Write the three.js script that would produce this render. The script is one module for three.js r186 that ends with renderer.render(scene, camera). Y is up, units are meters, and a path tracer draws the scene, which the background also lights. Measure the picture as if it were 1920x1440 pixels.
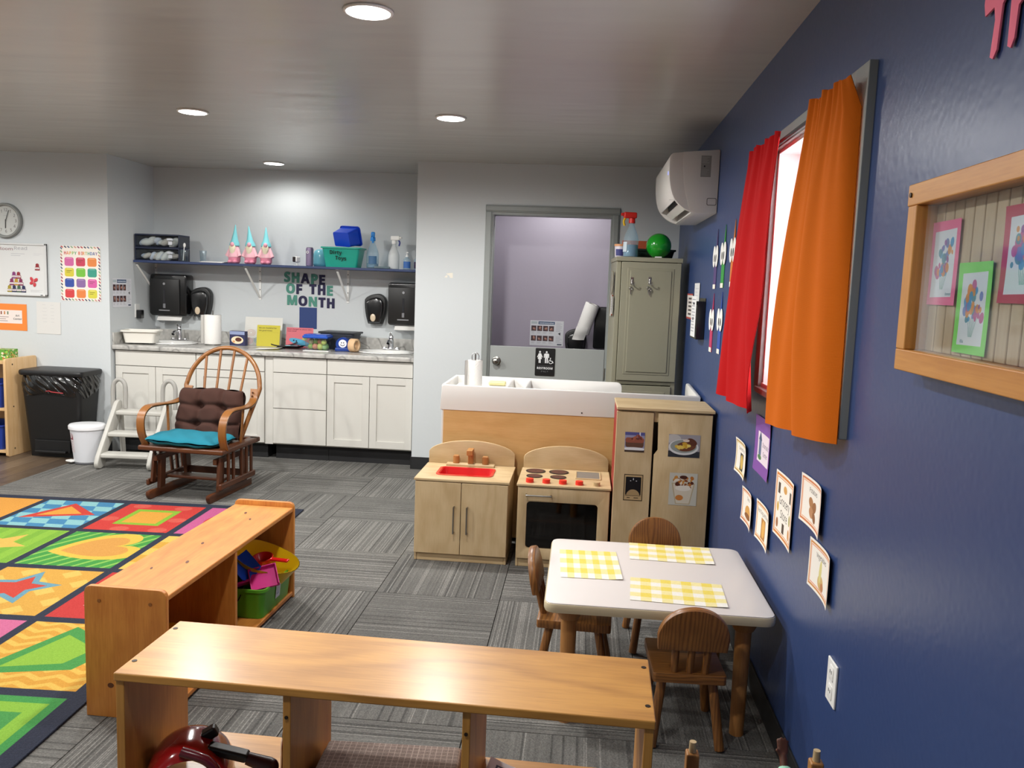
import * as THREE from 'three';
import { RoundedBoxGeometry } from 'three/addons/geometries/RoundedBoxGeometry.js';
import { TextGeometry } from 'three/addons/geometries/TextGeometry.js';
import { FontLoader } from 'three/addons/loaders/FontLoader.js';
import { MarchingCubes } from 'three/addons/objects/MarchingCubes.js';
import { mergeGeometries, mergeVertices, toCreasedNormals } from 'three/addons/utils/BufferGeometryUtils.js';

// ---------------------------------------------------------------- camera, daylight, exposure
const scene = new THREE.Scene();
const rad = (d) => (d * Math.PI) / 180;
const camera = new THREE.PerspectiveCamera((2 * Math.atan(720 / 1550) * 180) / Math.PI, 4 / 3, 0.05, 60);
camera.rotation.order = 'YXZ';
camera.position.set(0, 1.5, 0);
camera.rotation.set(rad(-6.695), rad(4.704), rad(2.114));
const renderer = new THREE.WebGLRenderer({ antialias: true });
renderer.toneMapping = THREE.LinearToneMapping;
renderer.toneMappingExposure = 1.0;
renderer.shadowMap.enabled = true;
scene.background = new THREE.Color().setRGB(9, 9, 9.4);      // overcast daylight outside the window
const LED = new THREE.Color().setRGB(1.0, 0.985, 0.95);
const LED_POWER = 7.2;

// ---------------------------------------------------------------- helpers
const V = (x, y, z) => new THREE.Vector3(x, y, z);
function rng(seed) { let s = seed | 0; return () => { s = (s + 0x6d2b79f5) | 0; let t = Math.imul(s ^ (s >>> 15), 1 | s); t = (t + Math.imul(t ^ (t >>> 7), 61 | t)) ^ t; return ((t ^ (t >>> 14)) >>> 0) / 4294967296; }; }
const R0 = rng(11);
const used = new Map();
function numbered(name) { const n = used.get(name) || 0; used.set(name, n + 1); return n ? `${name}_${String(n).padStart(3, '0')}` : name; }
const std = (color, roughness = 0.6, more = {}) => new THREE.MeshStandardMaterial({ color, roughness, ...more });
const phys = (color, roughness = 0.6, more = {}) => new THREE.MeshPhysicalMaterial({ color, roughness, ...more });

function prep(g) {                                   // plain non-indexed geometry with position, normal, uv
  let o = g.index ? g.toNonIndexed() : g;
  for (const k of Object.keys(o.attributes)) if (!['position', 'normal', 'uv'].includes(k)) o.deleteAttribute(k);
  if (!o.attributes.normal) o.computeVertexNormals();
  if (!o.attributes.uv) o.setAttribute('uv', new THREE.BufferAttribute(new Float32Array(o.attributes.position.count * 2), 2));
  o.clearGroups(); o.morphAttributes = {};
  return o;
}
function merge(list) { const l = list.flat(9).map(prep); return l.length > 1 ? mergeGeometries(l) : l[0]; }
function uvm(g, grain = 'x') {                        // box-projected uv in metres; u runs along the grain
  const p = g.attributes.position, n = g.attributes.normal, uv = new Float32Array(p.count * 2), gi = 'xyz'.indexOf(grain);
  const o1 = R0() * 3, o2 = R0() * 3, P = [0, 0, 0];
  for (let i = 0; i < p.count; i += 3) {
    let nx = 0, ny = 0, nz = 0;
    for (let k = 0; k < 3; k++) { nx += n.getX(i + k); ny += n.getY(i + k); nz += n.getZ(i + k); }
    const a = [Math.abs(nx), Math.abs(ny), Math.abs(nz)], m = a.indexOf(Math.max(...a));
    const ax = [0, 1, 2].filter((q) => q !== m);
    const u = ax.includes(gi) ? gi : ax[0], v = ax.find((q) => q !== u);
    for (let k = 0; k < 3; k++) { P[0] = p.getX(i + k); P[1] = p.getY(i + k); P[2] = p.getZ(i + k); uv[(i + k) * 2] = P[u] + o1; uv[(i + k) * 2 + 1] = P[v] + o2; }
  }
  g.setAttribute('uv', new THREE.BufferAttribute(uv, 2));
  return g;
}
const KEEP = (g) => { g.userData.keep = true; return g; };
function mesh(name, geo, mat, parent = scene, grain = 'x') {
  let g = Array.isArray(geo) ? merge(geo) : prep(geo);
  if (!(geo.userData && geo.userData.keep)) uvm(g, grain);
  const m = new THREE.Mesh(g, mat);
  m.name = parent === scene ? numbered(name) : name;
  m.castShadow = m.receiveShadow = true;
  parent.add(m);
  return m;
}
function tag(o, label, category, group, kind) { o.userData.label = label; o.userData.category = category; if (group) o.userData.group = group; if (kind) o.userData.kind = kind; return o; }
function thing(name, label, category, pos = [0, 0, 0], turn = 0, group) {
  const o = new THREE.Group(); o.name = numbered(name); scene.add(o);
  o.position.set(...pos); o.rotation.y = turn;
  return tag(o, label, category, group);
}
const struct = (name, geo, mat, label, category, grain) => tag(mesh(name, geo, mat, scene, grain), label, category, null, 'structure');
function dup(root, pos, turn, label) { const r = root.clone(); r.name = numbered(root.name.replace(/_\d{3}$/, '')); r.userData = { ...root.userData, label }; r.position.set(...pos); r.rotation.y = turn; scene.add(r); return r; }

const bx = (w, h, d, x = 0, y = 0, z = 0, r = 0.003) => { r = Math.min(r, w * 0.49, h * 0.49, d * 0.49); return (r > 0.0004 ? new RoundedBoxGeometry(w, h, d, 2, r) : new THREE.BoxGeometry(w, h, d)).translate(x, y, z); };
const bb = (x0, x1, y0, y1, z0, z1, r = 0.003) => bx(Math.abs(x1 - x0), Math.abs(y1 - y0), Math.abs(z1 - z0), (x0 + x1) / 2, (y0 + y1) / 2, (z0 + z1) / 2, r);
const cyl = (r0, r1, h, x = 0, y = 0, z = 0, s = 24) => new THREE.CylinderGeometry(r1, r0, h, s).translate(x, y + h / 2, z);   // r0 at the bottom
function aim(g, p, q) {                              // a shape made along +y from 0 to |pq| is laid from p to q
  const d = q.clone().sub(p), l = d.length();
  return g.applyQuaternion(new THREE.Quaternion().setFromUnitVectors(V(0, 1, 0), d.divideScalar(l))).translate(p.x, p.y, p.z);
}
const rod = (p, q, r0, r1 = r0, s = 14) => aim(cyl(r0, r1, p.distanceTo(q), 0, 0, 0, s), p, q);
const plank = (p, q, w, d, r = 0.003) => aim(bx(w, p.distanceTo(q), d, 0, p.distanceTo(q) / 2, 0, r), p, q);
const tube = (pts, r, closed = false, n = 40, s = 10) => new THREE.TubeGeometry(new THREE.CatmullRomCurve3(pts, closed, 'catmullrom', 0.5), n, r, s, closed);
const lathe = (pts, s = 32) => new THREE.LatheGeometry(pts.map(([x, y]) => new THREE.Vector2(x, y)), s);
function ext(shape, depth, bevel = 0.002, seg = 12) {
  const b = Math.min(bevel, depth * 0.4);
  return toCreasedNormals(new THREE.ExtrudeGeometry(shape, { depth: depth - 2 * b, bevelEnabled: b > 0, bevelThickness: b, bevelSize: b, bevelOffset: -b, bevelSegments: 2, curveSegments: seg }).translate(0, 0, b), 0.6);
}
const poly = (pts) => new THREE.Shape(pts.map(([x, y]) => new THREE.Vector2(x, y)));
function rrect(x0, x1, y0, y1, r, S = THREE.Shape) { const s = new S(); s.moveTo(x0 + r, y0); s.lineTo(x1 - r, y0); s.quadraticCurveTo(x1, y0, x1, y0 + r); s.lineTo(x1, y1 - r); s.quadraticCurveTo(x1, y1, x1 - r, y1); s.lineTo(x0 + r, y1); s.quadraticCurveTo(x0, y1, x0, y1 - r); s.lineTo(x0, y0 + r); s.quadraticCurveTo(x0, y0, x0 + r, y0); return s; }
function sheet(fn, nu, nv, t) {                      // a curved sheet of thickness t from fn(u, v); uv 0..1 on both sides
  const P = [], N = [], e = 1e-3;
  for (let j = 0; j <= nv; j++) for (let i = 0; i <= nu; i++) {
    const u = i / nu, v = j / nv, a = fn(Math.min(u + e, 1), v).sub(fn(Math.max(u - e, 0), v)), b = fn(u, Math.min(v + e, 1)).sub(fn(u, Math.max(v - e, 0)));
    P.push(fn(u, v)); N.push(a.cross(b).normalize());
  }
  const pos = [], nor = [], uv = [], idx = [], w = nu + 1, n = w * (nv + 1);
  for (const s of [1, -1]) P.forEach((p, k) => { pos.push(p.x + N[k].x * s * t / 2, p.y + N[k].y * s * t / 2, p.z + N[k].z * s * t / 2); nor.push(N[k].x * s, N[k].y * s, N[k].z * s); uv.push((k % w) / nu, Math.floor(k / w) / nv); });
  for (let j = 0; j < nv; j++) for (let i = 0; i < nu; i++) { const a = j * w + i; idx.push(a, a + 1, a + w, a + 1, a + w + 1, a + w); const b = a + n; idx.push(b, b + w, b + 1, b + 1, b + w, b + w + 1); }
  const rim = []; for (let i = 0; i < nu; i++) rim.push([i, i + 1]); for (let j = 0; j < nv; j++) rim.push([j * w + nu, (j + 1) * w + nu]); for (let i = nu; i > 0; i--) rim.push([nv * w + i, nv * w + i - 1]); for (let j = nv; j > 0; j--) rim.push([j * w, (j - 1) * w]);
  for (const [a, b] of rim) idx.push(a, a + n, b, b, a + n, b + n);
  const g = new THREE.BufferGeometry();
  g.setAttribute('position', new THREE.Float32BufferAttribute(pos, 3)); g.setAttribute('normal', new THREE.Float32BufferAttribute(nor, 3)); g.setAttribute('uv', new THREE.Float32BufferAttribute(uv, 2)); g.setIndex(idx);
  return KEEP(prep(g));
}
const keepPrep = (g) => KEEP(prep(g));
function sdf(dist, lo, hi, cell) {                   // smooth closed mesh of dist < 0
  const size = Math.max(hi.x - lo.x, hi.y - lo.y, hi.z - lo.z), n = Math.max(12, Math.ceil(size / cell) + 4);
  const mc = new MarchingCubes(n, new THREE.MeshBasicMaterial(), false, false, 200000); mc.isolation = 0;
  const c = lo.clone().add(hi).multiplyScalar(0.5), half = (n / (n - 4)) * size / 2, p = V(0, 0, 0);
  for (let z = 0; z < n; z++) for (let y = 0; y < n; y++) for (let x = 0; x < n; x++) {
    p.set(((x - n / 2) / (n / 2)) * half + c.x, ((y - n / 2) / (n / 2)) * half + c.y, ((z - n / 2) / (n / 2)) * half + c.z);
    mc.field[x + y * n + z * n * n] = -dist(p);
  }
  mc.update();
  const g = new THREE.BufferGeometry();
  g.setAttribute('position', new THREE.BufferAttribute(mc.positionArray.slice(0, mc.count * 3), 3));
  g.setAttribute('normal', new THREE.BufferAttribute(mc.normalArray.slice(0, mc.count * 3), 3));
  g.scale(half, half, half).translate(c.x, c.y, c.z);
  return g;
}
const capD = (p, a, b, ra, rb) => { const ab = b.clone().sub(a), t = Math.min(1, Math.max(0, p.clone().sub(a).dot(ab) / ab.lengthSq())); return p.distanceTo(a.clone().addScaledVector(ab, t)) - (ra + (rb - ra) * t); };
const smin = (a, b, k) => { const h = Math.max(k - Math.abs(a - b), 0) / k; return Math.min(a, b) - h * h * k * 0.25; };

// ---------------------------------------------------------------- noise and textures
function hash2(x, y, s) { let h = Math.imul(x, 374761393) ^ Math.imul(y, 668265263) ^ Math.imul(s, 974634541); h = Math.imul(h ^ (h >>> 13), 1274126177); return ((h ^ (h >>> 16)) >>> 0) / 4294967296; }
function vnoise(x, y, px, py, s) {                   // value noise, periodic in px, py cells
  const xi = Math.floor(x), yi = Math.floor(y), fx = x - xi, fy = y - yi, m = (a, b) => ((a % b) + b) % b;
  const u = fx * fx * (3 - 2 * fx), v = fy * fy * (3 - 2 * fy), h = (i, j) => hash2(m(xi + i, px), m(yi + j, py), s);
  return (h(0, 0) * (1 - u) + h(1, 0) * u) * (1 - v) + (h(0, 1) * (1 - u) + h(1, 1) * u) * v;
}
function dataTex(w, h, fn, srgb, sx, sy) {           // fn(u, v) -> [r, g, b] 0..255 ; the picture covers sx by sy metres
  const d = new Uint8Array(w * h * 4);
  for (let y = 0; y < h; y++) for (let x = 0; x < w; x++) { const c = fn(x / w, y / h, x, y), i = (y * w + x) * 4; d[i] = c[0]; d[i + 1] = c[1]; d[i + 2] = c[2]; d[i + 3] = 255; }
  const t = new THREE.DataTexture(d, w, h); t.magFilter = THREE.LinearFilter; t.minFilter = THREE.LinearMipmapLinearFilter; t.wrapS = t.wrapT = THREE.RepeatWrapping;
  if (srgb) t.colorSpace = THREE.SRGBColorSpace;
  t.repeat.set(1 / sx, 1 / sy); t.needsUpdate = true;
  return t;
}
const clamp = (v) => Math.max(0, Math.min(255, v));
const hex3 = (h) => [(h >> 16) & 255, (h >> 8) & 255, h & 255];
const mix3 = (a, b, t) => { t = Math.max(0, Math.min(1, t)); return [a[0] + (b[0] - a[0]) * t, a[1] + (b[1] - a[1]) * t, a[2] + (b[2] - a[2]) * t]; };
function woodTex(light, dark, { seed = 1, cathedral = 0.5, streak = 0.5, lines = 24, knots = 0, sx = 1.1, sy = 0.5, n = 512 } = {}) {
  const A = hex3(light), B = hex3(dark), r = rng(seed * 97), K = []; for (let k = 0; k < knots; k++) K.push([0.1 + r() * 0.8, 0.1 + r() * 0.8, 0.008 + r() * 0.012]);
  return dataTex(n, n, (u, v) => {
    let bend = 0, spot = 0;
    for (const [ku, kv, kr] of K) { const du = (u - ku) * sx * 0.45, dv = (v - kv) * sy, q = Math.hypot(du, dv); bend += Math.sign(dv) * 0.02 * Math.exp(-q * q / 0.0012); spot = Math.max(spot, 1 - q / kr); }
    const w1 = vnoise(u * 3, v * 6, 3, 6, seed) * 0.6 + vnoise(u * 6, v * 14, 6, 14, seed + 1) * 0.25;
    const ring = Math.sin(((v + bend) * lines + w1 * cathedral * 10) * Math.PI);
    const fine = vnoise(u * 14, v * 220, 14, 220, seed + 2) * 0.55 + vnoise(u * 30, v * 110, 30, 110, seed + 3) * 0.45;
    const blot = vnoise(u * 5, v * 4, 5, 4, seed + 4) * 0.6 + vnoise(u * 17, v * 12, 17, 12, seed + 5) * 0.4, pore = vnoise(u * 40, v * 300, 40, 300, seed + 6) > 0.82 ? 0.22 : 0;
    let t = 0.32 * (0.5 + 0.5 * ring) ** 2 * cathedral * 2 + (fine - 0.35) * streak + (blot - 0.5) * 0.5 + pore * streak + 0.1;
    let c = mix3(A, B, t);
    if (spot > 0) c = mix3(c, [60, 30, 14], Math.min(1, spot * 1.6));
    return c.map(clamp);
  }, true, sx, sy);
}
const wood = (light, dark, o = {}, rough = 0.42, more = {}) => { const t = woodTex(light, dark, o); return phys(0xffffff, rough, { map: t, bumpMap: t, bumpScale: 0.0003, ...more }); };
function cv(w, h, draw) { const c = document.createElement('canvas'); c.width = w; c.height = h; const x = c.getContext('2d'); draw(x, w, h); const t = new THREE.CanvasTexture(c); t.colorSpace = THREE.SRGBColorSpace; t.anisotropy = 8; return t; }
const txt = (x, s, px, py, size, color = '#222', o = {}) => { x.save(); x.translate(px, py); if (o.rot) x.rotate(o.rot); x.scale(o.sx || 1, 1); x.font = `${o.w || 'bold'} ${size}px ${o.f || 'sans-serif'}`; x.fillStyle = color; x.textAlign = o.a || 'center'; x.textBaseline = 'middle'; x.fillText(s, 0, 0); x.restore(); };
const rr = (x, a, b, w, h, r, c) => { x.beginPath(); x.moveTo(a + r, b); x.arcTo(a + w, b, a + w, b + h, r); x.arcTo(a + w, b + h, a, b + h, r); x.arcTo(a, b + h, a, b, r); x.arcTo(a, b, a + w, b, r); x.closePath(); x.fillStyle = c; x.fill(); };
const el = (x, a, b, rx, ry, c, rot = 0) => { x.beginPath(); x.ellipse(a, b, rx, ry, rot, 0, Math.PI * 2); x.fillStyle = c; x.fill(); };
const pg = (x, pts, c) => { x.beginPath(); pts.forEach(([a, b], i) => (i ? x.lineTo(a, b) : x.moveTo(a, b))); x.closePath(); x.fillStyle = c; x.fill(); };
const scribble = (x, a, b, w, n, lh, c = '#8a8a90', seed = 3) => { const r = rng(seed); x.strokeStyle = c; x.lineWidth = Math.max(1, lh * 0.22); for (let k = 0; k < n; k++) { x.beginPath(); x.moveTo(a, b + k * lh); x.lineTo(a + w * (0.6 + 0.4 * r()), b + k * lh); x.stroke(); } };
// paper on a wall: local x right, y up, facing +z, curled a little off the surface
function paperGeo(w, h, curl = 0.004, seed = 1, n = 8) { const r = rng(seed), a = r(), b = r(); return sheet((u, v) => V((u - 0.5) * w, (v - 0.5) * h, 0.0012 + curl * ((Math.abs(u - 0.5) * 2) ** 2.2 * (0.35 + 0.65 * a) * (u > 0.5 ? 1 : 0.5) + 0.5 * (Math.abs(v - 0.5) * 2) ** 3 * b)), n, n, 0.0006); }
const paperMat = (tex, rough = 0.75) => std(0xffffff, rough, { map: tex });
const font = await new FontLoader().loadAsync('fonts/droid/droid_sans_bold.typeface.json');

// ---------------------------------------------------------------- shared materials
const plaster = (hexc, rough, bump, seed, sx = 1.6) => { const t = dataTex(512, 512, (u, v) => { const q = vnoise(u * 90, v * 90, 90, 90, seed) * 0.5 + vnoise(u * 30, v * 30, 30, 30, seed + 1) * 0.3 + vnoise(u * 8, v * 8, 8, 8, seed + 2) * 0.2; return [q * 255, q * 255, q * 255].map(clamp); }, false, sx, sx); return phys(hexc, rough, { bumpMap: t, bumpScale: bump }); };
const M = {
  wall: plaster(0xccd1d3, 0.62, 0.0006, 5),
  blueWall: plaster(0x2f4370, 0.34, 0.0006, 9, 1.1),
  lavender: plaster(0xada5b4, 0.45, 0.0005, 12),
  black: std(0x151516, 0.42), blackGloss: phys(0x0e0e10, 0.22, { clearcoat: 0.4, clearcoatRoughness: 0.2 }), rubber: std(0x1b1c1e, 0.6),
  white: phys(0xe9e9e6, 0.38), whiteMatte: std(0xe6e6e2, 0.7), paper: std(0xeceae6, 0.85),
  cab: phys(0xd3d1ca, 0.45), cabDark: std(0x1a1a1c, 0.7),
  trim: std(0x8f9492, 0.45), doorGrey: plaster(0x9ea2a1, 0.5, 0.0003, 14),
  chrome: std(0xd8d8da, 0.22, { metalness: 1 }), steel: std(0x9d9b96, 0.3, { metalness: 1 }), screw: std(0x3a3028, 0.5, { metalness: 0.6 }),
  navy: std(0x2b3c66, 0.5), clear: phys(0xf4f8fa, 0.06, { transmission: 1, thickness: 0, ior: 1.45 }),
  red: phys(0xd21a1c, 0.28, { clearcoat: 0.5 }), tape: std(0xe8e3d6, 0.6),
};
M.ceiling = (() => { const t = dataTex(512, 512, (u, v) => { const q = vnoise(u * 5, v * 12, 5, 12, 31) * 0.66 + vnoise(u * 11, v * 30, 11, 30, 32) * 0.28 + vnoise(u * 60, v * 60, 60, 60, 33) * 0.06; return [q * 255, q * 255, q * 255]; }, false, 2.6, 1.6); return phys(0xb8b7b3, 0.24, { bumpMap: t, bumpScale: 0.0035 }); })();
M.maple = wood(0xdcb98a, 0xc79a63, { seed: 3, cathedral: 0.35, streak: 0.45, lines: 14 }, 0.4);
M.birch = wood(0xccb48c, 0xae9268, { seed: 4, cathedral: 0.45, streak: 0.3, lines: 8, sx: 0.9, sy: 0.6 }, 0.42);
M.pine = wood(0xd28c3e, 0xa85e22, { seed: 6, cathedral: 0.4, streak: 0.45, lines: 10, knots: 0, sx: 1.0, sy: 0.55 }, 0.5, { clearcoat: 0.25, clearcoatRoughness: 0.25 });
M.honey = wood(0xcb9243, 0x9a6628, { seed: 7, cathedral: 0.55, streak: 0.4, lines: 5, sx: 1.3, sy: 0.6, n: 1024 }, 0.55, { clearcoat: 0.45, clearcoatRoughness: 0.27 });
M.oak = wood(0x94602c, 0x683c18, { seed: 8, cathedral: 0.3, streak: 0.6, lines: 20 }, 0.34, { clearcoat: 0.3, clearcoatRoughness: 0.3 });
M.walnut = wood(0x5e341a, 0x3a1c0d, { seed: 9, cathedral: 0.3, streak: 0.6, lines: 20 }, 0.36);
M.chair = wood(0x996631, 0x563216, { seed: 10, cathedral: 0.7, streak: 0.35, lines: 60, sx: 0.6, sy: 0.36 }, 0.38, { clearcoat: 0.25, clearcoatRoughness: 0.35 });
M.leg = wood(0xb58048, 0x8c5a2c, { seed: 12, cathedral: 0.2, streak: 0.5, lines: 10 }, 0.42);
M.frame = wood(0xc68c46, 0xa5692c, { seed: 13, cathedral: 0.4, streak: 0.4, lines: 9, knots: 1 }, 0.42);

// ---------------------------------------------------------------- the room
const XR = 0.71, ZB = -6.52, ZA = -7.25, AL = -3.88, AR = -1.335, CH = 2.445, XL = -6.6, ZF = 2.7, T = 0.12;
const DO = [-0.74, 0.2, 2.07], WZ = [-3.26, -2.33], WY = [1.15, 2.045];
struct('ceiling', [bb(XL - T, 1.8, CH, CH + T, -8.2, ZF + T, 0)], M.ceiling, 'grey satin painted ceiling over the whole room', 'ceiling');
struct('wall_back', [bb(XL - T, AL, 0, CH, ZB - T, ZB, 0), bb(AR, DO[0], 0, CH, ZB - T, ZB, 0), bb(DO[0], DO[1], DO[2], CH, ZB - T, ZB, 0), bb(DO[1], XR, 0, CH, ZB - T, ZB, 0)], M.wall, 'pale grey back wall with the restroom doorway and the sink alcove opening', 'wall');
struct('wall_alcove', [bb(AL - T, AL, 0, CH, ZA - T, ZB - T, 0), bb(AR, AR + T, 0, CH, ZA - T, ZB - T, 0), bb(AL, AR, 0, CH, ZA - T, ZA, 0)], M.wall, 'pale grey walls round the sink alcove behind the counter', 'wall');
struct('wall_right', [bb(XR, XR + 0.16, 0, CH, ZB - T, WZ[0], 0), bb(XR, XR + 0.16, 0, CH, WZ[1], ZF + T, 0), bb(XR, XR + 0.16, 0, WY[0], WZ[0], WZ[1], 0), bb(XR, XR + 0.16, WY[1], CH, WZ[0], WZ[1], 0)], M.blueWall, 'glossy dark blue wall with the curtained window', 'wall');
struct('wall_left', [bb(XL - T, XL, 0, CH, ZB, ZF + T, 0)], M.wall, 'pale grey wall on the far left of the room', 'wall');
struct('wall_front', [bb(XL, XR, 0, CH, ZF, ZF + T, 0)], M.wall, 'pale grey wall behind the viewer', 'wall');
struct('wall_restroom', [bb(-1.1, 1.7, 0, CH, -7.55, -7.43, 0), bb(-1.1, -0.98, 0, CH, -7.43, ZB - T, 0), bb(1.58, 1.7, 0, CH, -7.43, ZB - T, 0), bb(XR + 0.16, 1.58, 0, CH, ZB - T, ZB, 0)], M.lavender, 'lavender grey restroom walls seen through the doorway', 'wall');
// carpet tiles, quarter-turned in turn, and vinyl planks on the far left
const carpetTex = (seed, lines) => dataTex(512, 512, (u, v) => {
  const lane = Math.floor(v * 80), L = hash2(lane, 3, seed), f = vnoise(u * 120, v * 256, 120, 256, seed) * 0.6 + vnoise(u * 256, v * 256, 256, 256, seed + 1) * 0.4;
  let b = 95 + (f - 0.5) * 40 + (L - 0.5) * 16 + (vnoise(u * 4, v * 4, 4, 4, seed + 5) - 0.5) * 12;
  const k = (v * 80) % 1; if (L > 1 - lines && k > 0.3 && k < 0.75) b += 26 * (0.5 + f * 0.8); if (L < 0.12) b -= 16;
  return [b * 1.0, b * 0.985, b * 0.95].map(clamp);
}, true, 1, 1);
const fuzz = dataTex(256, 256, (u, v) => { const q = (vnoise(u * 128, v * 128, 128, 128, 61) * 0.6 + vnoise(u * 64, v * 64, 64, 64, 62) * 0.4) * 255; return [q, q, q]; }, false, 1, 1);
const carpetM = [[71, 0.34], [73, 0.2], [79, 0.42], [83, 0.12]].map(([s, l]) => std(0xffffff, 0.95, { map: carpetTex(s, l), bumpMap: fuzz, bumpScale: 0.002 }));
const TX = 0.605, TZ = 0.585, tileG = KEEP(prep((() => { const g = bx(1, 0.012, 1, 0, -0.006, 0, 0.003), p = g.attributes.position, uv = g.attributes.uv; for (let i = 0; i < p.count; i++) uv.setXY(i, p.getX(i) + 0.5, p.getZ(i) + 0.5); return g; })()));
const floor = thing('floor', 'grey carpet tile floor with brown planks on the far left', 'floor'); floor.userData.kind = 'structure';
mesh('subfloor', bb(XL - T, 1.8, -0.14, -0.0125, -8.2, ZF + T, 0), std(0x35342f, 0.9), floor);
const CL = -3.965;
for (let i = -5; i <= 2; i++) for (let j = -11; j <= 6; j++) {
  const cx = -0.94 + TX * (i + 0.5), cz = -3.82 + TZ * (j + 0.5);
  let w = TX - 0.0025, d = TZ - 0.0025, x = cx, z = cz, z0 = Math.max(cz - TZ / 2, i < -4 || cx < AL ? ZB : ZA), z1 = cz + TZ / 2, x0 = cx - TX / 2, x1 = Math.min(cx + TX / 2, XR);
  if (cx > AR && cx - TX / 2 > AR) z0 = Math.max(cz - TZ / 2, ZB - 0.06);
  if (z1 - z0 < 0.05 || x1 - x0 < 0.05) continue;
  const m = new THREE.Mesh(tileG, carpetM[Math.floor(hash2(i + 40, j + 40, 5) * 4)]);
  m.name = 'carpet_tile'; const turn = (i + j) & 1;
  m.rotation.y = turn ? Math.PI / 2 : 0; const ww = x1 - x0 - 0.0025, dd = z1 - z0 - 0.0025;
  m.scale.set(turn ? dd : ww, 1, turn ? ww : dd); m.position.set((x0 + x1) / 2, 0, (z0 + z1) / 2);
  m.castShadow = m.receiveShadow = true; floor.add(m);
}
mesh('restroom_vinyl', bb(-1, 1.7, -0.012, 0, -7.5, ZB - 0.06, 0), std(0x8a8a88, 0.5), floor);
const vinyl = [[0x6b5a49, 0x4b3d31], [0x7a6958, 0x57483a], [0x5f5145, 0x43372d]].map(([a, b], k) => wood(a, b, { seed: 90 + k, streak: 0.7, cathedral: 0.3, lines: 12, n: 256 }, 0.35));
for (let k = 0; k < 18; k++) { const x1 = CL - k * 0.148, x0 = x1 - 0.1465, off = hash2(k, 1, 7) * 1.1; if (x0 < XL) break; for (let z = ZB - off; z < ZF; z += 1.22) { const a = Math.max(z, ZB), b = Math.min(z + 1.2185, ZF); if (b - a > 0.05) mesh('floor_plank', bb(x0, x1, -0.012, 0, a, b, 0.001), vinyl[Math.floor(hash2(k, Math.round(z * 3), 9) * 3)], floor, 'z'); } }
// rubber skirting
struct('baseboard_back', [bb(XL, AL, 0, 0.1, ZB, ZB + 0.008, 0.002), bb(AR, -0.79, 0, 0.1, ZB, ZB + 0.008, 0.002), bb(0.27, XR, 0, 0.1, ZB, ZB + 0.008, 0.002), bb(AR - 0.008, AR, 0, 0.1, -6.62, ZB + 0.008, 0.002)], M.rubber, 'black rubber skirting along the grey back wall', 'skirting');
struct('baseboard_right', [bb(XR - 0.008, XR, 0, 0.1, ZB, ZF, 0.002)], M.rubber, 'black rubber skirting along the blue wall', 'skirting');

// ---------------------------------------------------------------- ceiling lights
const ledGlow = std(0xffffff, 0.5, { emissive: LED, emissiveIntensity: 6 });
function downlight(x, z, label, power = 1) {
  const t = thing('ceiling_light', label, 'light', [x, CH, z], 0, 'round recessed ceiling lights');
  mesh('trim_ring', lathe([[0.076, -0.004], [0.079, -0.009], [0.086, -0.008], [0.09, 0], [0.076, 0]], 40), M.white, t);
  mesh('diffuser', cyl(0.078, 0.078, 0.003, 0, -0.0085, 0, 40), ledGlow, t);
  const l = new THREE.SpotLight(LED, LED_POWER * power, 0, rad(89), 0.35, 2);
  l.position.set(0, -0.03, 0); l.target.position.set(0, -1, 0); l.castShadow = true; l.shadow.radius = 3; t.add(l, l.target);
  return t;
}
downlight(-0.8, -2.98, 'round recessed light nearest the viewer, at the top edge of the photo');
downlight(-2.31, -4.77, 'round recessed light on the left, above the rocking chair', 1.5);
downlight(-0.8, -4.8, 'round recessed light above the play kitchen', 1.35);
downlight(-2.6, -6.8, 'round recessed light inside the sink alcove', 0.22);
for (const [x, z, p] of [[-2.31, -2.98, 1], [-3.8, -4.78, 1.2], [-3.8, -2.98, 1], [-5.3, -4.78, 1], [-5.3, -2.98, 1], [-0.8, -1.1, 0.7], [-2.31, -1.1, 0.45], [-3.8, -1.1, 0.6], [-2.31, 0.9, 0.3], [-5.3, -1.1, 0.6]]) downlight(x, z, 'round recessed light outside the photo', p);
{ const t = downlight(-0.2, -6.84, 'round recessed restroom light hidden above the doorway', 0.3); }

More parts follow.
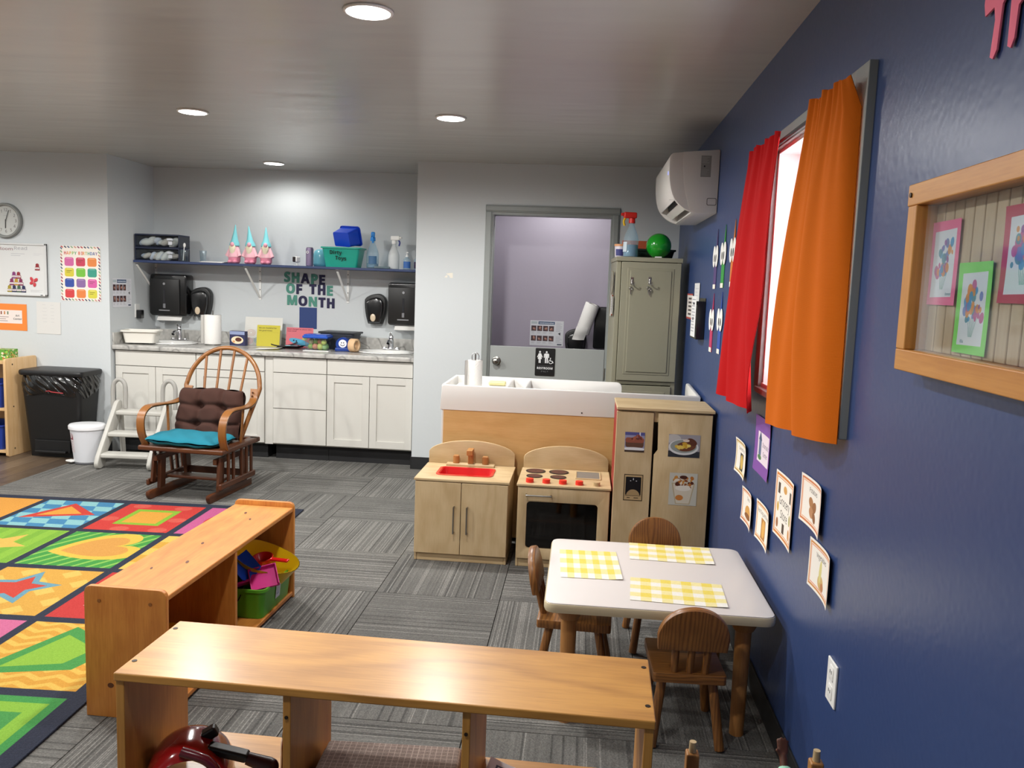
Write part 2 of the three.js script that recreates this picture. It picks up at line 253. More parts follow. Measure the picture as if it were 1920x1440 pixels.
// ---------------------------------------------------------------- sink alcove: cabinets, worktop, basins
const CF = -6.565, CY = 0.905;                         // face of the doors, top of the worktop
function shaker(w, h, d = 0.02, rail = 0.058) {         // framed door, front face at z = 0
  const a = w / 2, b = h / 2;
  return [bb(-a, -a + rail, -b, b, -d, 0, 0.001), bb(a - rail, a, -b, b, -d, 0, 0.001), bb(-a + rail, a - rail, b - rail, b, -d, 0, 0.001), bb(-a + rail, a - rail, -b, -b + rail, -d, 0, 0.001), bb(-a + rail - 0.004, a - rail + 0.004, -b + rail - 0.004, b - rail + 0.004, -d, -d * 0.5, 0)];
}
function cabinet(x0, x1, label, rows, group) {           // rows: [kind, y0, y1, count]
  const c = thing('base_cabinet', label, 'cabinet', [(x0 + x1) / 2, 0, CF], 0, group), w = x1 - x0;
  mesh('body', [bb(-w / 2, -w / 2 + 0.016, 0.13, 0.865, -0.6, -0.024, 0.001), bb(w / 2 - 0.016, w / 2, 0.13, 0.865, -0.6, -0.024, 0.001), bb(-w / 2, w / 2, 0.13, 0.146, -0.6, -0.024, 0.001), bb(-w / 2, w / 2, 0.13, 0.865, -0.6, -0.584, 0.001), bb(-w / 2, w / 2, 0.13, 0.865, -0.034, -0.022, 0.001)], M.cab, c);
  mesh('toe_kick', bb(-w / 2, w / 2, 0, 0.13, -0.6, -0.08, 0.001), M.cabDark, c);
  for (const [kind, y0, y1, n] of rows) for (let k = 0; k < n; k++) {
    const a = -w / 2 + (w / n) * k + 0.0025, b = -w / 2 + (w / n) * (k + 1) - 0.0025, ww = b - a, hh = y1 - y0;
    if (kind === 'door') mesh('door', shaker(ww, hh).map((g) => g.translate((a + b) / 2, (y0 + y1) / 2, 0)), M.cab, c);
    else mesh(kind, bx(ww, hh, 0.02, (a + b) / 2, (y0 + y1) / 2, -0.01, 0.0015), M.cab, c);
  }
  return c;
}
const dr = [0.735, 0.857], doo = [0.142, 0.729];
cabinet(-3.868, -3.17, 'white sink cabinet with two doors behind the grey step stool', [['drawer_front', ...dr, 1], ['door', ...doo, 2]]);
cabinet(-3.168, -2.585, 'white cabinet with one wide drawer behind the rocking chair', [['drawer_front', ...dr, 1], ['door', ...doo, 1]]);
tag(mesh('filler_panel', bb(-2.583, -2.515, 0.13, 0.865, CF - 0.05, CF - 0.012, 0.001), M.cab), 'narrow white filler strip between two base cabinets', 'panel');
cabinet(-2.513, -2.062, 'white three drawer cabinet in the middle of the counter', [['drawer_front', ...dr, 1], ['drawer_front', 0.437, 0.729, 1], ['drawer_front', 0.142, 0.431, 1]]);
cabinet(-2.06, AR - 0.012, 'white sink cabinet with two doors at the right end of the counter', [['drawer_front', ...dr, 1], ['door', ...doo, 2]]);
const marble = (() => { const t = dataTex(512, 512, (u, v) => { const w = vnoise(u * 5, v * 5, 5, 5, 41) + 0.5 * vnoise(u * 11, v * 11, 11, 11, 42); const vein = Math.abs(Math.sin((u * 2 + v * 3 + w * 1.4) * Math.PI)), f = vnoise(u * 40, v * 40, 40, 40, 43); const b = 205 - Math.exp(-vein * 7) * 62 - f * 22 - vnoise(u * 14, v * 14, 14, 14, 44) * 18; return [b, b * 0.99, b * 0.965].map(clamp); }, true, 0.7, 0.7); return phys(0xffffff, 0.24, { map: t }); })();
{
  const w = thing('worktop', 'grey marbled laminate worktop with upstand along the alcove', 'worktop');
  const s = poly([[AL + 0.004, -CF - 0.03], [AR - 0.004, -CF - 0.03], [AR - 0.004, -ZA - 0.002], [AL + 0.004, -ZA - 0.002]]);
  for (const cx of [-3.585, -1.66]) { const h = new THREE.Path(); h.absellipse(cx, 6.93, 0.205, 0.165, 0, Math.PI * 2); s.holes.push(h); }
  mesh('counter', ext(s, 0.038, 0.004, 24).rotateX(-Math.PI / 2).translate(0, CY - 0.038, 0), marble, w);
  mesh('upstand', [bb(AL + 0.004, AR - 0.004, CY, CY + 0.1, ZA + 0.001, ZA + 0.02, 0.003), bb(AL + 0.001, AL + 0.018, CY, CY + 0.1, ZA + 0.02, CF + 0.02, 0.003)], marble, w);
}
function basin(x, label) {
  const t = thing('sink_basin', label, 'sink', [x, CY, -6.93], 0, 'oval drop-in sinks');
  mesh('bowl', lathe([[0.001, -0.12], [0.1, -0.115], [0.165, -0.07], [0.19, -0.01], [0.198, 0.006], [0.228, 0.012], [0.24, 0.008], [0.243, 0.0005], [0.215, 0.0005], [0.2, -0.01], [0.175, -0.075], [0.105, -0.125], [0.001, -0.13]], 56).scale(1, 1, 0.82), phys(0xf1f1ee, 0.12, { clearcoat: 0.6 }), t);
  mesh('drain', lathe([[0.001, -0.116], [0.02, -0.115], [0.022, -0.118]], 20), M.chrome, t);
  return t;
}
basin(-3.585, 'white oval sink basin beside the white dish tub'); basin(-1.66, 'white oval sink basin at the right end of the counter');
function faucet(x, label) {
  const t = thing('faucet', label, 'faucet', [x, CY + 0.011, -7.112], 0, 'chrome sink faucets');
  mesh('base_plate', [bx(0.155, 0.012, 0.05, 0, 0.006, 0, 0.006), cyl(0.018, 0.015, 0.012, -0.055, 0.01, 0, 16), cyl(0.018, 0.015, 0.012, 0.055, 0.01, 0, 16)], M.chrome, t);
  mesh('spout', [lathe([[0.03, 0.01], [0.026, 0.03], [0.024, 0.085], [0.018, 0.1], [0.001, 0.104]], 20), tube([V(0, 0.055, 0.01), V(0, 0.078, 0.05), V(0, 0.078, 0.095), V(0, 0.06, 0.115)], 0.0135)], M.chrome, t);
  mesh('lever', [lathe([[0.02, 0.1], [0.02, 0.115], [0.012, 0.126], [0.001, 0.128]], 16), plank(V(0, 0.118, 0), V(0, 0.15, 0.04), 0.02, 0.009)], M.chrome, t);
  return t;
}
faucet(-3.585, 'chrome faucet under the left black towel dispenser'); faucet(-1.66, 'chrome faucet under the right black towel dispenser');

// ---------------------------------------------------------------- alcove: shelf, brackets
const SY = 1.612, SF = -6.885;
tag(mesh('wall_shelf', bb(AL + 0.003, AR - 0.003, SY - 0.019, SY, ZA + 0.001, SF, 0.002), M.navy), 'long navy blue shelf board across the alcove', 'shelf');
for (const [x, l] of [[AL + 0.0135, 'white shelf bracket in the left alcove corner'], [-2.895, 'white shelf bracket below the gnomes'], [-2.09, 'white shelf bracket below the teal toy bin']]) {
  const b = thing('shelf_bracket', l, 'bracket', [x, SY - 0.019, ZA], 0, 'white shelf brackets');
  mesh('wall_strip', bb(-0.012, 0.012, -0.29, 0, 0.001, 0.005, 0.001), M.white, b);
  mesh('shelf_strip', bb(-0.012, 0.012, -0.004, 0, 0.005, 0.345, 0.001), M.white, b);
  mesh('brace', plank(V(0, -0.272, 0.008), V(0, -0.02, 0.325), 0.02, 0.006), M.white, b);
  for (const y of [-0.04, -0.12, -0.2]) mesh('screw', cyl(0.004, 0.004, 0.004).rotateX(Math.PI / 2).translate(0, y, 0.005), M.screw, b);
}
// dispensers
function towelDispenser(x, label) {
  const t = thing('towel_dispenser', label, 'dispenser', [x, 1.315, ZA], 0, 'black paper towel dispensers');
  const s = rrect(-0.17, 0.17, -0.185, 0.185, 0.03);
  mesh('housing', ext(s, 0.14, 0.014).translate(0, 0, 0.002), M.blackGloss, t);
  mesh('cover', ext(rrect(-0.165, 0.11, -0.17, 0.145, 0.015), 0.02, 0.006).translate(0, 0, 0.136), M.black, t);
  mesh('view_slot', bx(0.018, 0.12, 0.004, -0.03, -0.01, 0.157), std(0x2c2c30, 0.2), t);
  mesh('lock', bx(0.022, 0.04, 0.006, -0.03, -0.095, 0.157), std(0x7c7c80, 0.35), t);
  mesh('emblem', cyl(0.011, 0.011, 0.002).rotateX(Math.PI / 2).translate(-0.03, 0.1, 0.157), std(0x9a9a9e, 0.5), t); mesh('name_strip', bx(0.1, 0.009, 0.002, -0.03, -0.135, 0.157, 0), std(0x8a8a8e, 0.5), t);
  mesh('paper_sheet', sheet((u, v) => V(-0.11 + u * 0.22, -0.175 - v * 0.05, 0.1 + v * 0.05 * (0.8 + 0.3 * Math.sin(u * 5))), 10, 6, 0.001), M.paper, t);
  return t;
}
towelDispenser(-3.682, 'black paper towel dispenser in the left alcove corner'); towelDispenser(-1.525, 'black paper towel dispenser cut by the right alcove corner');
function soapDispenser(x, label, y = 1.262) {
  const t = thing('soap_dispenser', label, 'dispenser', [x, y, ZA], 0, 'black soap dispensers');
  const s = new THREE.Shape(); s.moveTo(-0.062, -0.13); s.lineTo(0.062, -0.13); s.quadraticCurveTo(0.1, -0.02, 0.094, 0.07); s.quadraticCurveTo(0.08, 0.13, 0.02, 0.135); s.quadraticCurveTo(-0.07, 0.125, -0.094, 0.08); s.quadraticCurveTo(-0.1, -0.02, -0.062, -0.13);
  mesh('housing', ext(s, 0.075, 0.012).translate(0, 0, 0.002), M.black, t);
  mesh('cover', ext(s, 0.05, 0.02).scale(0.82, 0.84, 1).translate(0, -0.01, 0.062), M.blackGloss, t);
  mesh('level_window', new THREE.SphereGeometry(1, 20, 12).scale(0.024, 0.034, 0.006).translate(-0.008, -0.075, 0.112), phys(0xdcc8ac, 0.15, { clearcoat: 1 }), t);
  return t;
}
soapDispenser(-3.42, 'black soap dispenser beside the left towel dispenser'); soapDispenser(-1.825, 'black soap dispenser beside the right towel dispenser');

// ---------------------------------------------------------------- on the shelf
const rolls = rng(51);
function drawerBox(y, label, light) {
  const t = thing('storage_box', label, 'storage box', [-3.672, y, -7.0], 0, 'navy stacking drawers');
  const nv = std(0x1d2640, 0.45), W = 0.395, H = 0.112, D = 0.2, sm = phys(0x3a4258, 0.15, { transmission: 0.75, thickness: 0 });
  mesh('shell', [bb(-W / 2, W / 2, 0, 0.006, -D / 2, D / 2), bb(-W / 2, W / 2, H - 0.012, H, -D / 2, D / 2), bb(-W / 2, -W / 2 + 0.006, 0, H, -D / 2, D / 2), bb(W / 2 - 0.006, W / 2, 0, H, D / 2 - 0.01, D / 2), bb(-W / 2, W / 2, 0, H, -D / 2, -D / 2 + 0.005)], nv, t); mesh('side_wall', bb(W / 2 - 0.005, W / 2 - 0.001, 0.006, H - 0.012, -D / 2, D / 2 - 0.01, 0), sm, t);
  mesh('drawer', [bb(-W / 2 + 0.01, W / 2 - 0.012, 0.012, H - 0.018, D / 2 - 0.006, D / 2 - 0.003, 0.001)], M.clear, t);
  mesh('handle', [bx(0.05, 0.018, 0.014, 0.12, H * 0.62, D / 2 + 0.004), bx(0.035, 0.03, 0.004, 0.12, H * 0.35, D / 2)], std(light ? 0xd8dce4 : 0xbfc4cc, 0.4), t);
  for (let k = 0; k < 9; k++) { const s = 0.022 + rolls() * 0.02; mesh('contents', new THREE.IcosahedronGeometry(s, 2).scale(1.5, 0.8, 1).rotateZ(rolls()).translate(-0.15 + k * 0.034 + rolls() * 0.01, 0.042 + (light ? rolls() * 0.024 : 0), 0.02 + rolls() * 0.03), std([0xe8eaf2, 0xcdd0de, 0xf0ece4, 0xdfd3c6][Math.floor(rolls() * 4)], 0.8), t); }
}
drawerBox(SY, 'lower navy stacking drawer with packets, on the blue shelf', false); drawerBox(SY + 0.114, 'upper navy stacking drawer stuffed with white wraps', true);
function cupStack(x, z, n, label) { const t = thing('plastic_cup', label, 'cup', [x, SY, z]); mesh('cup', lathe([[0.001, 0.002], [0.024, 0.002], [0.032, 0.1], [0.034, 0.1], [0.034, 0.103], [0.031, 0.103], [0.022, 0.004], [0.001, 0.004]], 24), M.clear, t); if (n) mesh('spoon', [plank(V(-0.012, 0.01, 0), V(0.004, 0.13, 0.01), 0.008, 0.002), new THREE.SphereGeometry(1, 12, 8).scale(0.012, 0.02, 0.005).translate(0.006, 0.14, 0.011)], M.white, t); }
cupStack(-3.44, -6.93, 1, 'clear plastic cup with white spoons beside the navy drawers'); cupStack(-3.33, -7.05, 0, 'empty clear plastic cup near the shelf wall');
{ const t = thing('paper_stack', 'flat white papers lying on the blue shelf', 'paper', [-3.2, SY, -7.03], 0.05); for (let k = 0; k < 3; k++) mesh('sheet', bx(0.2, 0.003, 0.26, 0.006 * k, 0.0018 + k * 0.0034, 0, 0.0005).rotateY(0.04 * k), M.paper, t); }
// gnomes
const gPink = std(0xf0bcc6, 0.85), gDark = std(0xe38fa6, 0.85), gTeal = std(0x82d2da, 0.75), gNose = std(0xefabbb, 0.7), gBeard = (() => { const t = dataTex(64, 64, (u, v) => mix3([250, 240, 208], [236, 232, 206], vnoise(u * 8, v * 30, 8, 30, 3)).map(clamp), true, 0.1, 0.1); return std(0xffffff, 0.9, { map: t }); })();
[[-3.025, 0.0, 0.06, 'left pink gnome with the tallest teal hat on the shelf'], [-2.878, 0.12, -0.12, 'middle pink gnome with a leaning teal hat on the shelf'], [-2.735, 0.2, -0.02, 'right pink gnome with a pale teal hat on the shelf']].forEach(([x, turn, lean, l], k) => {
  const t = thing('plush_gnome', l, 'gnome', [x, SY, -7.0 + 0.01 * k], turn, 'plush gnomes on the shelf'); t.scale.set(0.8, 1, 0.9); const hs = 0.185 - 0.008 * k;
  mesh('body', [lathe([[0.001, 0], [0.045, 0.001], [0.06, 0.02], [0.062, 0.06], [0.05, 0.12], [0.035, 0.155], [0.001, 0.165]], 28), ...[-1, 1].map((s) => new THREE.SphereGeometry(1, 16, 12).scale(0.024, 0.016, 0.034).translate(0.028 * s, 0.016, 0.045))], gDark, t);
  for (const s of [-1, 1]) mesh('arm', rod(V(0.034 * s, 0.135, 0.012), V(0.07 * s, 0.06, 0.03), 0.017, 0.021), gPink, t);
  mesh('jacket', lathe([[0.064, 0.055], [0.066, 0.06], [0.055, 0.118], [0.04, 0.15], [0.036, 0.152], [0.05, 0.115], [0.062, 0.06]], 28), gPink, t);
  mesh('beard', lathe([[0.001, -0.075], [0.012, -0.06], [0.03, -0.02], [0.036, 0.01], [0.022, 0.03], [0.001, 0.034]], 20).scale(1, 1, 0.6).translate(0, 0.132, 0.05), gBeard, t);
  mesh('hat', lathe([[0.001, hs], [0.006, hs * 0.93], [0.019, hs * 0.6], [0.034, hs * 0.28], [0.047, 0.03], [0.055, 0.004], [0.05, 0], [0.042, 0.012], [0.001, 0.02]], 28).applyMatrix4(new THREE.Matrix4().makeShear(0, 0, lean, 0, 0, 0)).translate(0, 0.15, 0), gTeal, t);
  mesh('nose', new THREE.SphereGeometry(0.021, 18, 14).translate(0.004, 0.162, 0.062), gNose, t);
});
{ const t = thing('security_camera', 'small white camera with black lens on the shelf', 'camera', [-2.475, SY, -7.0], -0.5); mesh('body', bx(0.05, 0.05, 0.05, 0, 0.055, 0, 0.01), M.white, t); mesh('lens', bx(0.034, 0.044, 0.008, 0, 0.055, 0.026, 0.004), M.blackGloss, t); mesh('stand', [cyl(0.022, 0.022, 0.005), rod(V(0, 0, -0.01), V(0, 0.035, -0.005), 0.006)], M.white, t); }
{ const t = thing('drink_can', 'purple grey drink can on the blue shelf', 'can', [-2.352, SY, -6.98]); mesh('body', lathe([[0.001, 0.002], [0.026, 0], [0.031, 0.008], [0.032, 0.145], [0.027, 0.158], [0.025, 0.158]], 32), std(0x857795, 0.35, { metalness: 0.4 }), t); mesh('lid', lathe([[0.001, 0.154], [0.022, 0.154], [0.026, 0.16], [0.028, 0.158]], 28), M.steel, t); mesh('emblem', new THREE.TorusGeometry(0.009, 0.0025, 8, 20).translate(-0.008, 0.118, 0.0315), M.white, t); }
{ const t = thing('water_jug', 'pale blue round jug partly behind the teal bin', 'jug', [-2.305, SY, -7.14]); mesh('body', lathe([[0.001, 0.002], [0.06, 0.002], [0.066, 0.03], [0.063, 0.075], [0.066, 0.1], [0.055, 0.135], [0.03, 0.152], [0.001, 0.154]], 32), phys(0x84cfe0, 0.25, { transmission: 0.35 }), t); mesh('handle', tube([V(-0.06, 0.04, 0.02), V(-0.082, 0.06, 0.02), V(-0.082, 0.1, 0.02), V(-0.058, 0.115, 0.02)], 0.006), std(0xd9e6ea, 0.4), t); }
function tub(w, d, h, taper, rim, th = 0.004) {         // open tub with rounded corners, lip outwards
  const ring = (ww, dd, y, r) => { const s = rrect(-ww / 2, ww / 2, -dd / 2, dd / 2, r).getPoints(5); return s.map((p) => [p.x, y, p.y]); };
  const r = Math.min(w, d) * 0.14, L = [[taper, 0, r * 0.8], [1, h, r], [1 + (2 * rim) / w, h, r + rim], [1 + (2 * rim) / w, h - 0.012, r + rim], [1 + (2 * (rim - th)) / w, h - 0.012, r], [1 + (2 * (rim - th)) / w, h - th, r], [1 - (2 * th) / w, h - th, r], [taper - (2 * th) / w, th, r * 0.8]];
  const rows = L.map(([s, y, q]) => { const dw = w * s, k = dw - w; return ring(dw, d + k, y, q); }), pos = [], n = rows[0].length;
  const tri = (a, b, c) => pos.push(...a, ...b, ...c);
  for (let i = 0; i < rows.length - 1; i++) for (let j = 0; j < n; j++) { const a = rows[i][j], b = rows[i][(j + 1) % n], c = rows[i + 1][j], e = rows[i + 1][(j + 1) % n]; tri(a, c, b); tri(b, c, e); }
  for (const [row, up] of [[rows[0], -1], [rows[rows.length - 1], 1]]) { const y = row[0][1]; for (let j = 0; j < n; j++) up < 0 ? tri([0, y, 0], row[j], row[(j + 1) % n]) : tri([0, y, 0], row[(j + 1) % n], row[j]); }
  const g = new THREE.BufferGeometry(); g.setAttribute('position', new THREE.Float32BufferAttribute(pos, 3)); g.computeVertexNormals(); return toCreasedNormals(g, 0.7);
}
{ const t = thing('toy_bin', 'teal plastic bin lettered Dirty Toys on the shelf', 'bin', [-2.06, SY, -7.0]); mesh('bin', tub(0.325, 0.22, 0.168, 0.83, 0.012), phys(0x1fa491, 0.35), t);
  const tex = cv(512, 256, (x, w, h) => { x.clearRect(0, 0, w, h); txt(x, 'Dirty', 190, 75, 104, '#06231e', { rot: 0.03 }); txt(x, 'Toys', 290, 185, 104, '#06231e', { rot: 0.06 }); });
  mesh('lettering', KEEP(new THREE.PlaneGeometry(0.22, 0.11).rotateX(-0.16).rotateX(0.32).translate(-0.01, 0.1, 0.1085)), std(0xffffff, 0.6, { map: tex, transparent: true }), t); }
{ const t = thing('blue_bin', 'bright blue plastic bin tipped on its side in the teal bin', 'bin', [-2.06, SY + 0.232, -6.93], -0.45); t.rotation.z = -0.05; mesh('bin', tub(0.2, 0.15, 0.13, 0.86, 0.01).rotateX(-Math.PI / 2).rotateX(0.32).translate(0, 0.0, 0), phys(0x1846c8, 0.3), t); }
function sprayBottle(pos, label, body, head, o = {}) {
  const t = thing('spray_bottle', label, 'spray bottle', pos, o.turn || 0), s = o.s || 1;
  mesh('bottle', lathe([[0.001, 0], [0.038, 0], [0.042, 0.006], [0.042, 0.1], [0.036, 0.125], [0.017, 0.17], [0.014, 0.195], [0.001, 0.196]], 32).scale(s, s, s), body, t);
  if (o.liquid) mesh('liquid', lathe([[0.001, 0.003], [0.037, 0.004], [0.0395, 0.01], [0.0395, o.level || 0.08], [0.001, o.level || 0.08]], 28).scale(s, s, s), o.liquid, t);
  if (o.label) mesh('sticker', new THREE.CylinderGeometry(0.0427, 0.0427, 0.055, 24, 1, true, -0.7, 1.4).translate(0, 0.058, 0).scale(s, s, s), o.label, t);
  mesh('collar', cyl(0.018, 0.017, 0.026, 0, 0.19, 0, 18).scale(s, s, s), o.collar || head, t);
  mesh('spray_head', [bx(0.028, 0.034, 0.075, 0, 0.233, 0.012, 0.008), cyl(0.009, 0.008, 0.018).rotateX(Math.PI / 2).translate(0, 0.236, 0.045)].map((g) => g.scale(s, s, s)), head, t);
  mesh('trigger', tube([V(0, 0.222, 0.035), V(0, 0.2, 0.048), V(0, 0.175, 0.042)], 0.006).scale(s, s, s), o.trigger || head, t);
  return t;
}
const clearBlue = phys(0xe4f2fa, 0.08, { transmission: 0.85, thickness: 0, ior: 1.4 }), liquidBlue = phys(0x7fb4cc, 0.15, { transmission: 0.5, thickness: 0 });
sprayBottle([-1.805, SY, -6.99], 'clear spray bottle with bright blue trigger head on the shelf', clearBlue, std(0x1f86d8, 0.35), { turn: 0.25, s: 1.22, liquid: liquidBlue, level: 0.035, label: std(0x3f6a92, 0.5) });
sprayBottle([-1.622, SY, -6.99], 'frosted white spray bottle with navy trigger on the shelf', phys(0xe7ebec, 0.3, { transmission: 0.35 }), M.white, { turn: 1.3, s: 1.12, trigger: std(0x27307c, 0.4) });
function pump(x, z, label, c) { const t = thing('pump_bottle', label, 'pump bottle', [x, SY, z], 0.4); mesh('bottle', lathe([[0.001, 0], [0.029, 0], [0.031, 0.005], [0.03, 0.085], [0.014, 0.1], [0.012, 0.108], [0.001, 0.109]], 28), clearBlue, t); mesh('sticker', new THREE.CylinderGeometry(0.0318, 0.0318, 0.055, 24, 1, true, -1.2, 2.4).translate(0, 0.04, 0), c, t); mesh('pump_head', [cyl(0.012, 0.012, 0.014, 0, 0.106), cyl(0.004, 0.004, 0.02, 0, 0.118), bx(0.016, 0.01, 0.042, 0, 0.142, 0.01, 0.004)], M.white, t); }
pump(-1.505, -6.97, 'small pump bottle with blue sticker at the shelf end', std(0x2f62a8, 0.5)); pump(-1.425, -7.02, 'small pump bottle half hidden at the right alcove corner', std(0x4a3a5c, 0.5));
tag(mesh('sponge', bx(0.13, 0.02, 0.08, 0, 0, 0, 0.008).rotateY(0.2).translate(-1.71, SY + 0.0105, -6.94), std(0x6a7a80, 0.95)), 'flat grey sponge between two spray bottles on the shelf', 'sponge');

// ---------------------------------------------------------------- alcove wall: lettering and note
const green = std(0x4f8e7e, 0.7), dark = std(0x221f45, 0.7);
[['SHAPE', -2.675, 1.474, 'ggdgd', 0], ['OF', -2.655, 1.373, 'gd', 0], ['THE', -2.443, 1.373, 'ddg', 0], ['MONTH', -2.645, 1.27, 'gdgdd', 0]].forEach(([word, x0, y0, cols]) => {
  let x = x0; [...word].forEach((ch, k) => {
    const g = new TextGeometry(ch, { font, size: 0.083, depth: 0.003, curveSegments: 6, bevelEnabled: true, bevelThickness: 0.0008, bevelSize: 0.0035, bevelSegments: 2 }); g.computeBoundingBox();
    const w = g.boundingBox.max.x - g.boundingBox.min.x; g.translate(-g.boundingBox.min.x, 0, 0);
    const m = mesh('wall_letter', g.translate(x, y0 - 0.004 * k, ZA + 0.002), cols[k] === 'g' ? green : dark);
    tag(m, `${cols[k] === 'g' ? 'sage green' : 'dark navy'} letter ${ch} of the word ${word} on the alcove wall`, 'letter', 'wall letters'); x += w + 0.0125;
  });
});
tag(mesh('blue_paper', bx(0.16, 0.19, 0.002, 0, 0, 0, 0).translate(-2.452, 1.155, ZA + 0.002), std(0x33467a, 0.8)), 'plain navy paper rectangle on the wall below the lettering', 'paper');

// ---------------------------------------------------------------- on the worktop
{ const t = thing('dish_tub', 'white rectangular dish tub on the left end of the counter', 'tub', [-3.72, CY + 0.013, -6.725], 0.22); mesh('tub', tub(0.27, 0.2, 0.105, 0.86, 0.014), std(0xe4e1d8, 0.5), t); }
function towelRoll(pos, label, hgt, r) { const t = thing('paper_towel_roll', label, 'paper towel', pos); mesh('holder', [cyl(r * 0.9, r * 0.9, 0.008), cyl(0.005, 0.005, hgt + 0.03, 0, 0.008)], M.steel, t);
  mesh('roll', lathe([[0.019, 0.01], [r, 0.01], [r, hgt], [0.019, hgt], [0.019, 0.01]], 40), (() => { if (!M.towel) { const b = dataTex(128, 128, (u, v) => { const q = 128 + 127 * Math.sin(u * 40) * Math.sin(v * 40); return [q, q, q]; }, false, 0.12, 0.12); M.towel = std(0xefede9, 0.95, { bumpMap: b, bumpScale: 0.0008 }); } return M.towel; })(), t);
  mesh('loose_sheet', sheet((u, v) => V(-r * Math.cos(u * 0.6) - u * 0.02, 0.012 + v * (hgt - 0.014), r * Math.sin(u * 0.9 + 0.2) + 0.004), 8, 3, 0.0012), M.towel, t); return t; }
towelRoll([-3.19, CY, -6.93], 'upright paper towel roll on the counter beside the left sink', 0.26, 0.07);
{ const tex = cv(256, 256, (x, w, h) => { x.fillStyle = '#2e2f55'; x.fillRect(0, 0, w, h); x.fillStyle = '#8f9cc0'; x.fillRect(0, 0, w, 60); el(x, 130, 160, 105, 70, '#e8d9b8'); el(x, 150, 150, 55, 38, '#5b2a1c'); el(x, 70, 190, 22, 22, '#d9a06a'); });
  const t = thing('picture_box', 'small dark box with a food picture on the counter', 'box', [-2.985, CY, -6.99], -0.12); mesh('carton', bx(0.145, 0.125, 0.05, 0, 0.0625, 0, 0.002), std(0x3a3d66, 0.6), t); mesh('printed_face', KEEP(new THREE.PlaneGeometry(0.141, 0.121).translate(0, 0.0625, 0.0257)), paperMat(tex, 0.4), t); }
const lean = (t, a) => { t.rotation.x = -a; return t; };
{ const tex = cv(512, 512, (x, w, h) => { x.fillStyle = '#d9d8d2'; x.fillRect(0, 0, w, h); x.lineWidth = 7; [['#c7a89a', 90, 290], ['#d2bf55', 240, 270], ['#7fb4bd', 200, 420], ['#d69aa6', 60, 440], ['#a9c48a', 330, 420]].forEach(([c, a, b]) => { x.strokeStyle = c; for (const r of [22, 40, 58]) { x.beginPath(); x.arc(a, b, r, 0, 7); x.stroke(); } }); });
  const t = lean(thing('drawing_card', 'white card with pastel spiral drawings leaning behind the notes', 'card', [-2.815, CY, -7.1]), 0.18); mesh('card', KEEP(sheet((u, v) => V(-0.17 + u * 0.34, v * 0.25, 0), 2, 2, 0.002)), paperMat(tex), t); }
{ const tex = cv(256, 256, (x, w, h) => { x.fillStyle = '#c4b83e'; x.fillRect(0, 0, w, h); x.fillStyle = '#b3a734'; x.fillRect(0, 86, w, 3); txt(x, 'We are thankful for', 20, 34, 21, '#4a4620', { a: 'left' }); txt(x, 'the good times', 20, 66, 21, '#4a4620', { a: 'left' }); });
  const t = lean(thing('yellow_note', 'yellow note sheet leaning on the spiral drawing', 'note', [-2.735, CY, -7.02], -0.03), 0.14); mesh('note', sheet((u, v) => V(-0.105 + u * 0.21, v * 0.185, 0.004 * Math.sin(u * 3)), 6, 2, 0.001), paperMat(tex), t); }
{ const tex = cv(256, 256, (x, w, h) => { x.fillStyle = '#cd6c75'; x.fillRect(0, 0, w, h); txt(x, 'Don\'t forget to share this', 8, 22, 19, '#5a2530', { a: 'left' }); txt(x, 'next time', 8, 46, 19, '#5a2530', { a: 'left' }); el(x, 130, 185, 105, 38, '#4f9fc0', 0.35); pg(x, [[150, 150], [185, 100], [205, 160]], '#9fc05a'); el(x, 75, 165, 8, 10, '#1b2a44'); el(x, 100, 172, 8, 10, '#1b2a44'); pg(x, [[225, 215], [256, 190], [250, 250]], '#9fb5c8'); });
  const t = lean(thing('pink_card', 'pink card with a blue fish cutout on the counter', 'card', [-2.455, CY, -7.02]), 0.16); mesh('card', sheet((u, v) => V(-0.12 + u * 0.24, v * 0.175, 0), 3, 2, 0.002), paperMat(tex), t); }
{ const t = thing('dark_papers', 'pile of black papers in front of the pink card', 'paper', [-2.49, CY + 0.004, -6.9], 0.1); [[0, 0, 0.1, 0x1c1c20], [0.03, 0.006, -0.25, 0x26262c], [-0.05, 0.011, 0.3, 0x17171a]].forEach(([x, y, a, c], k) => mesh('sheet', sheet((u, v) => V(-0.11 + u * 0.22, 0.003 + 0.016 * (u - 0.4) ** 2 * 4 * (k + 1) * 0.5, -0.075 + v * 0.15), 8, 2, 0.0012).rotateY(a).translate(x, y, 0), std(c, 0.7), t)); mesh('coloured_sheet', sheet((u, v) => V(-0.05 + u * 0.1, 0.002, -0.04 + v * 0.08), 2, 2, 0.001).rotateY(0.4).translate(0.02, 0.022, 0.04), std(0x8fc6cf, 0.7), t); }
tag(mesh('white_sheet', sheet((u, v) => V(-2.72 + u * 0.2, CY + 0.003 + 0.012 * u * u, -6.8 + v * 0.14), 6, 2, 0.0012), M.paper), 'loose white sheet near the front edge of the counter', 'paper');
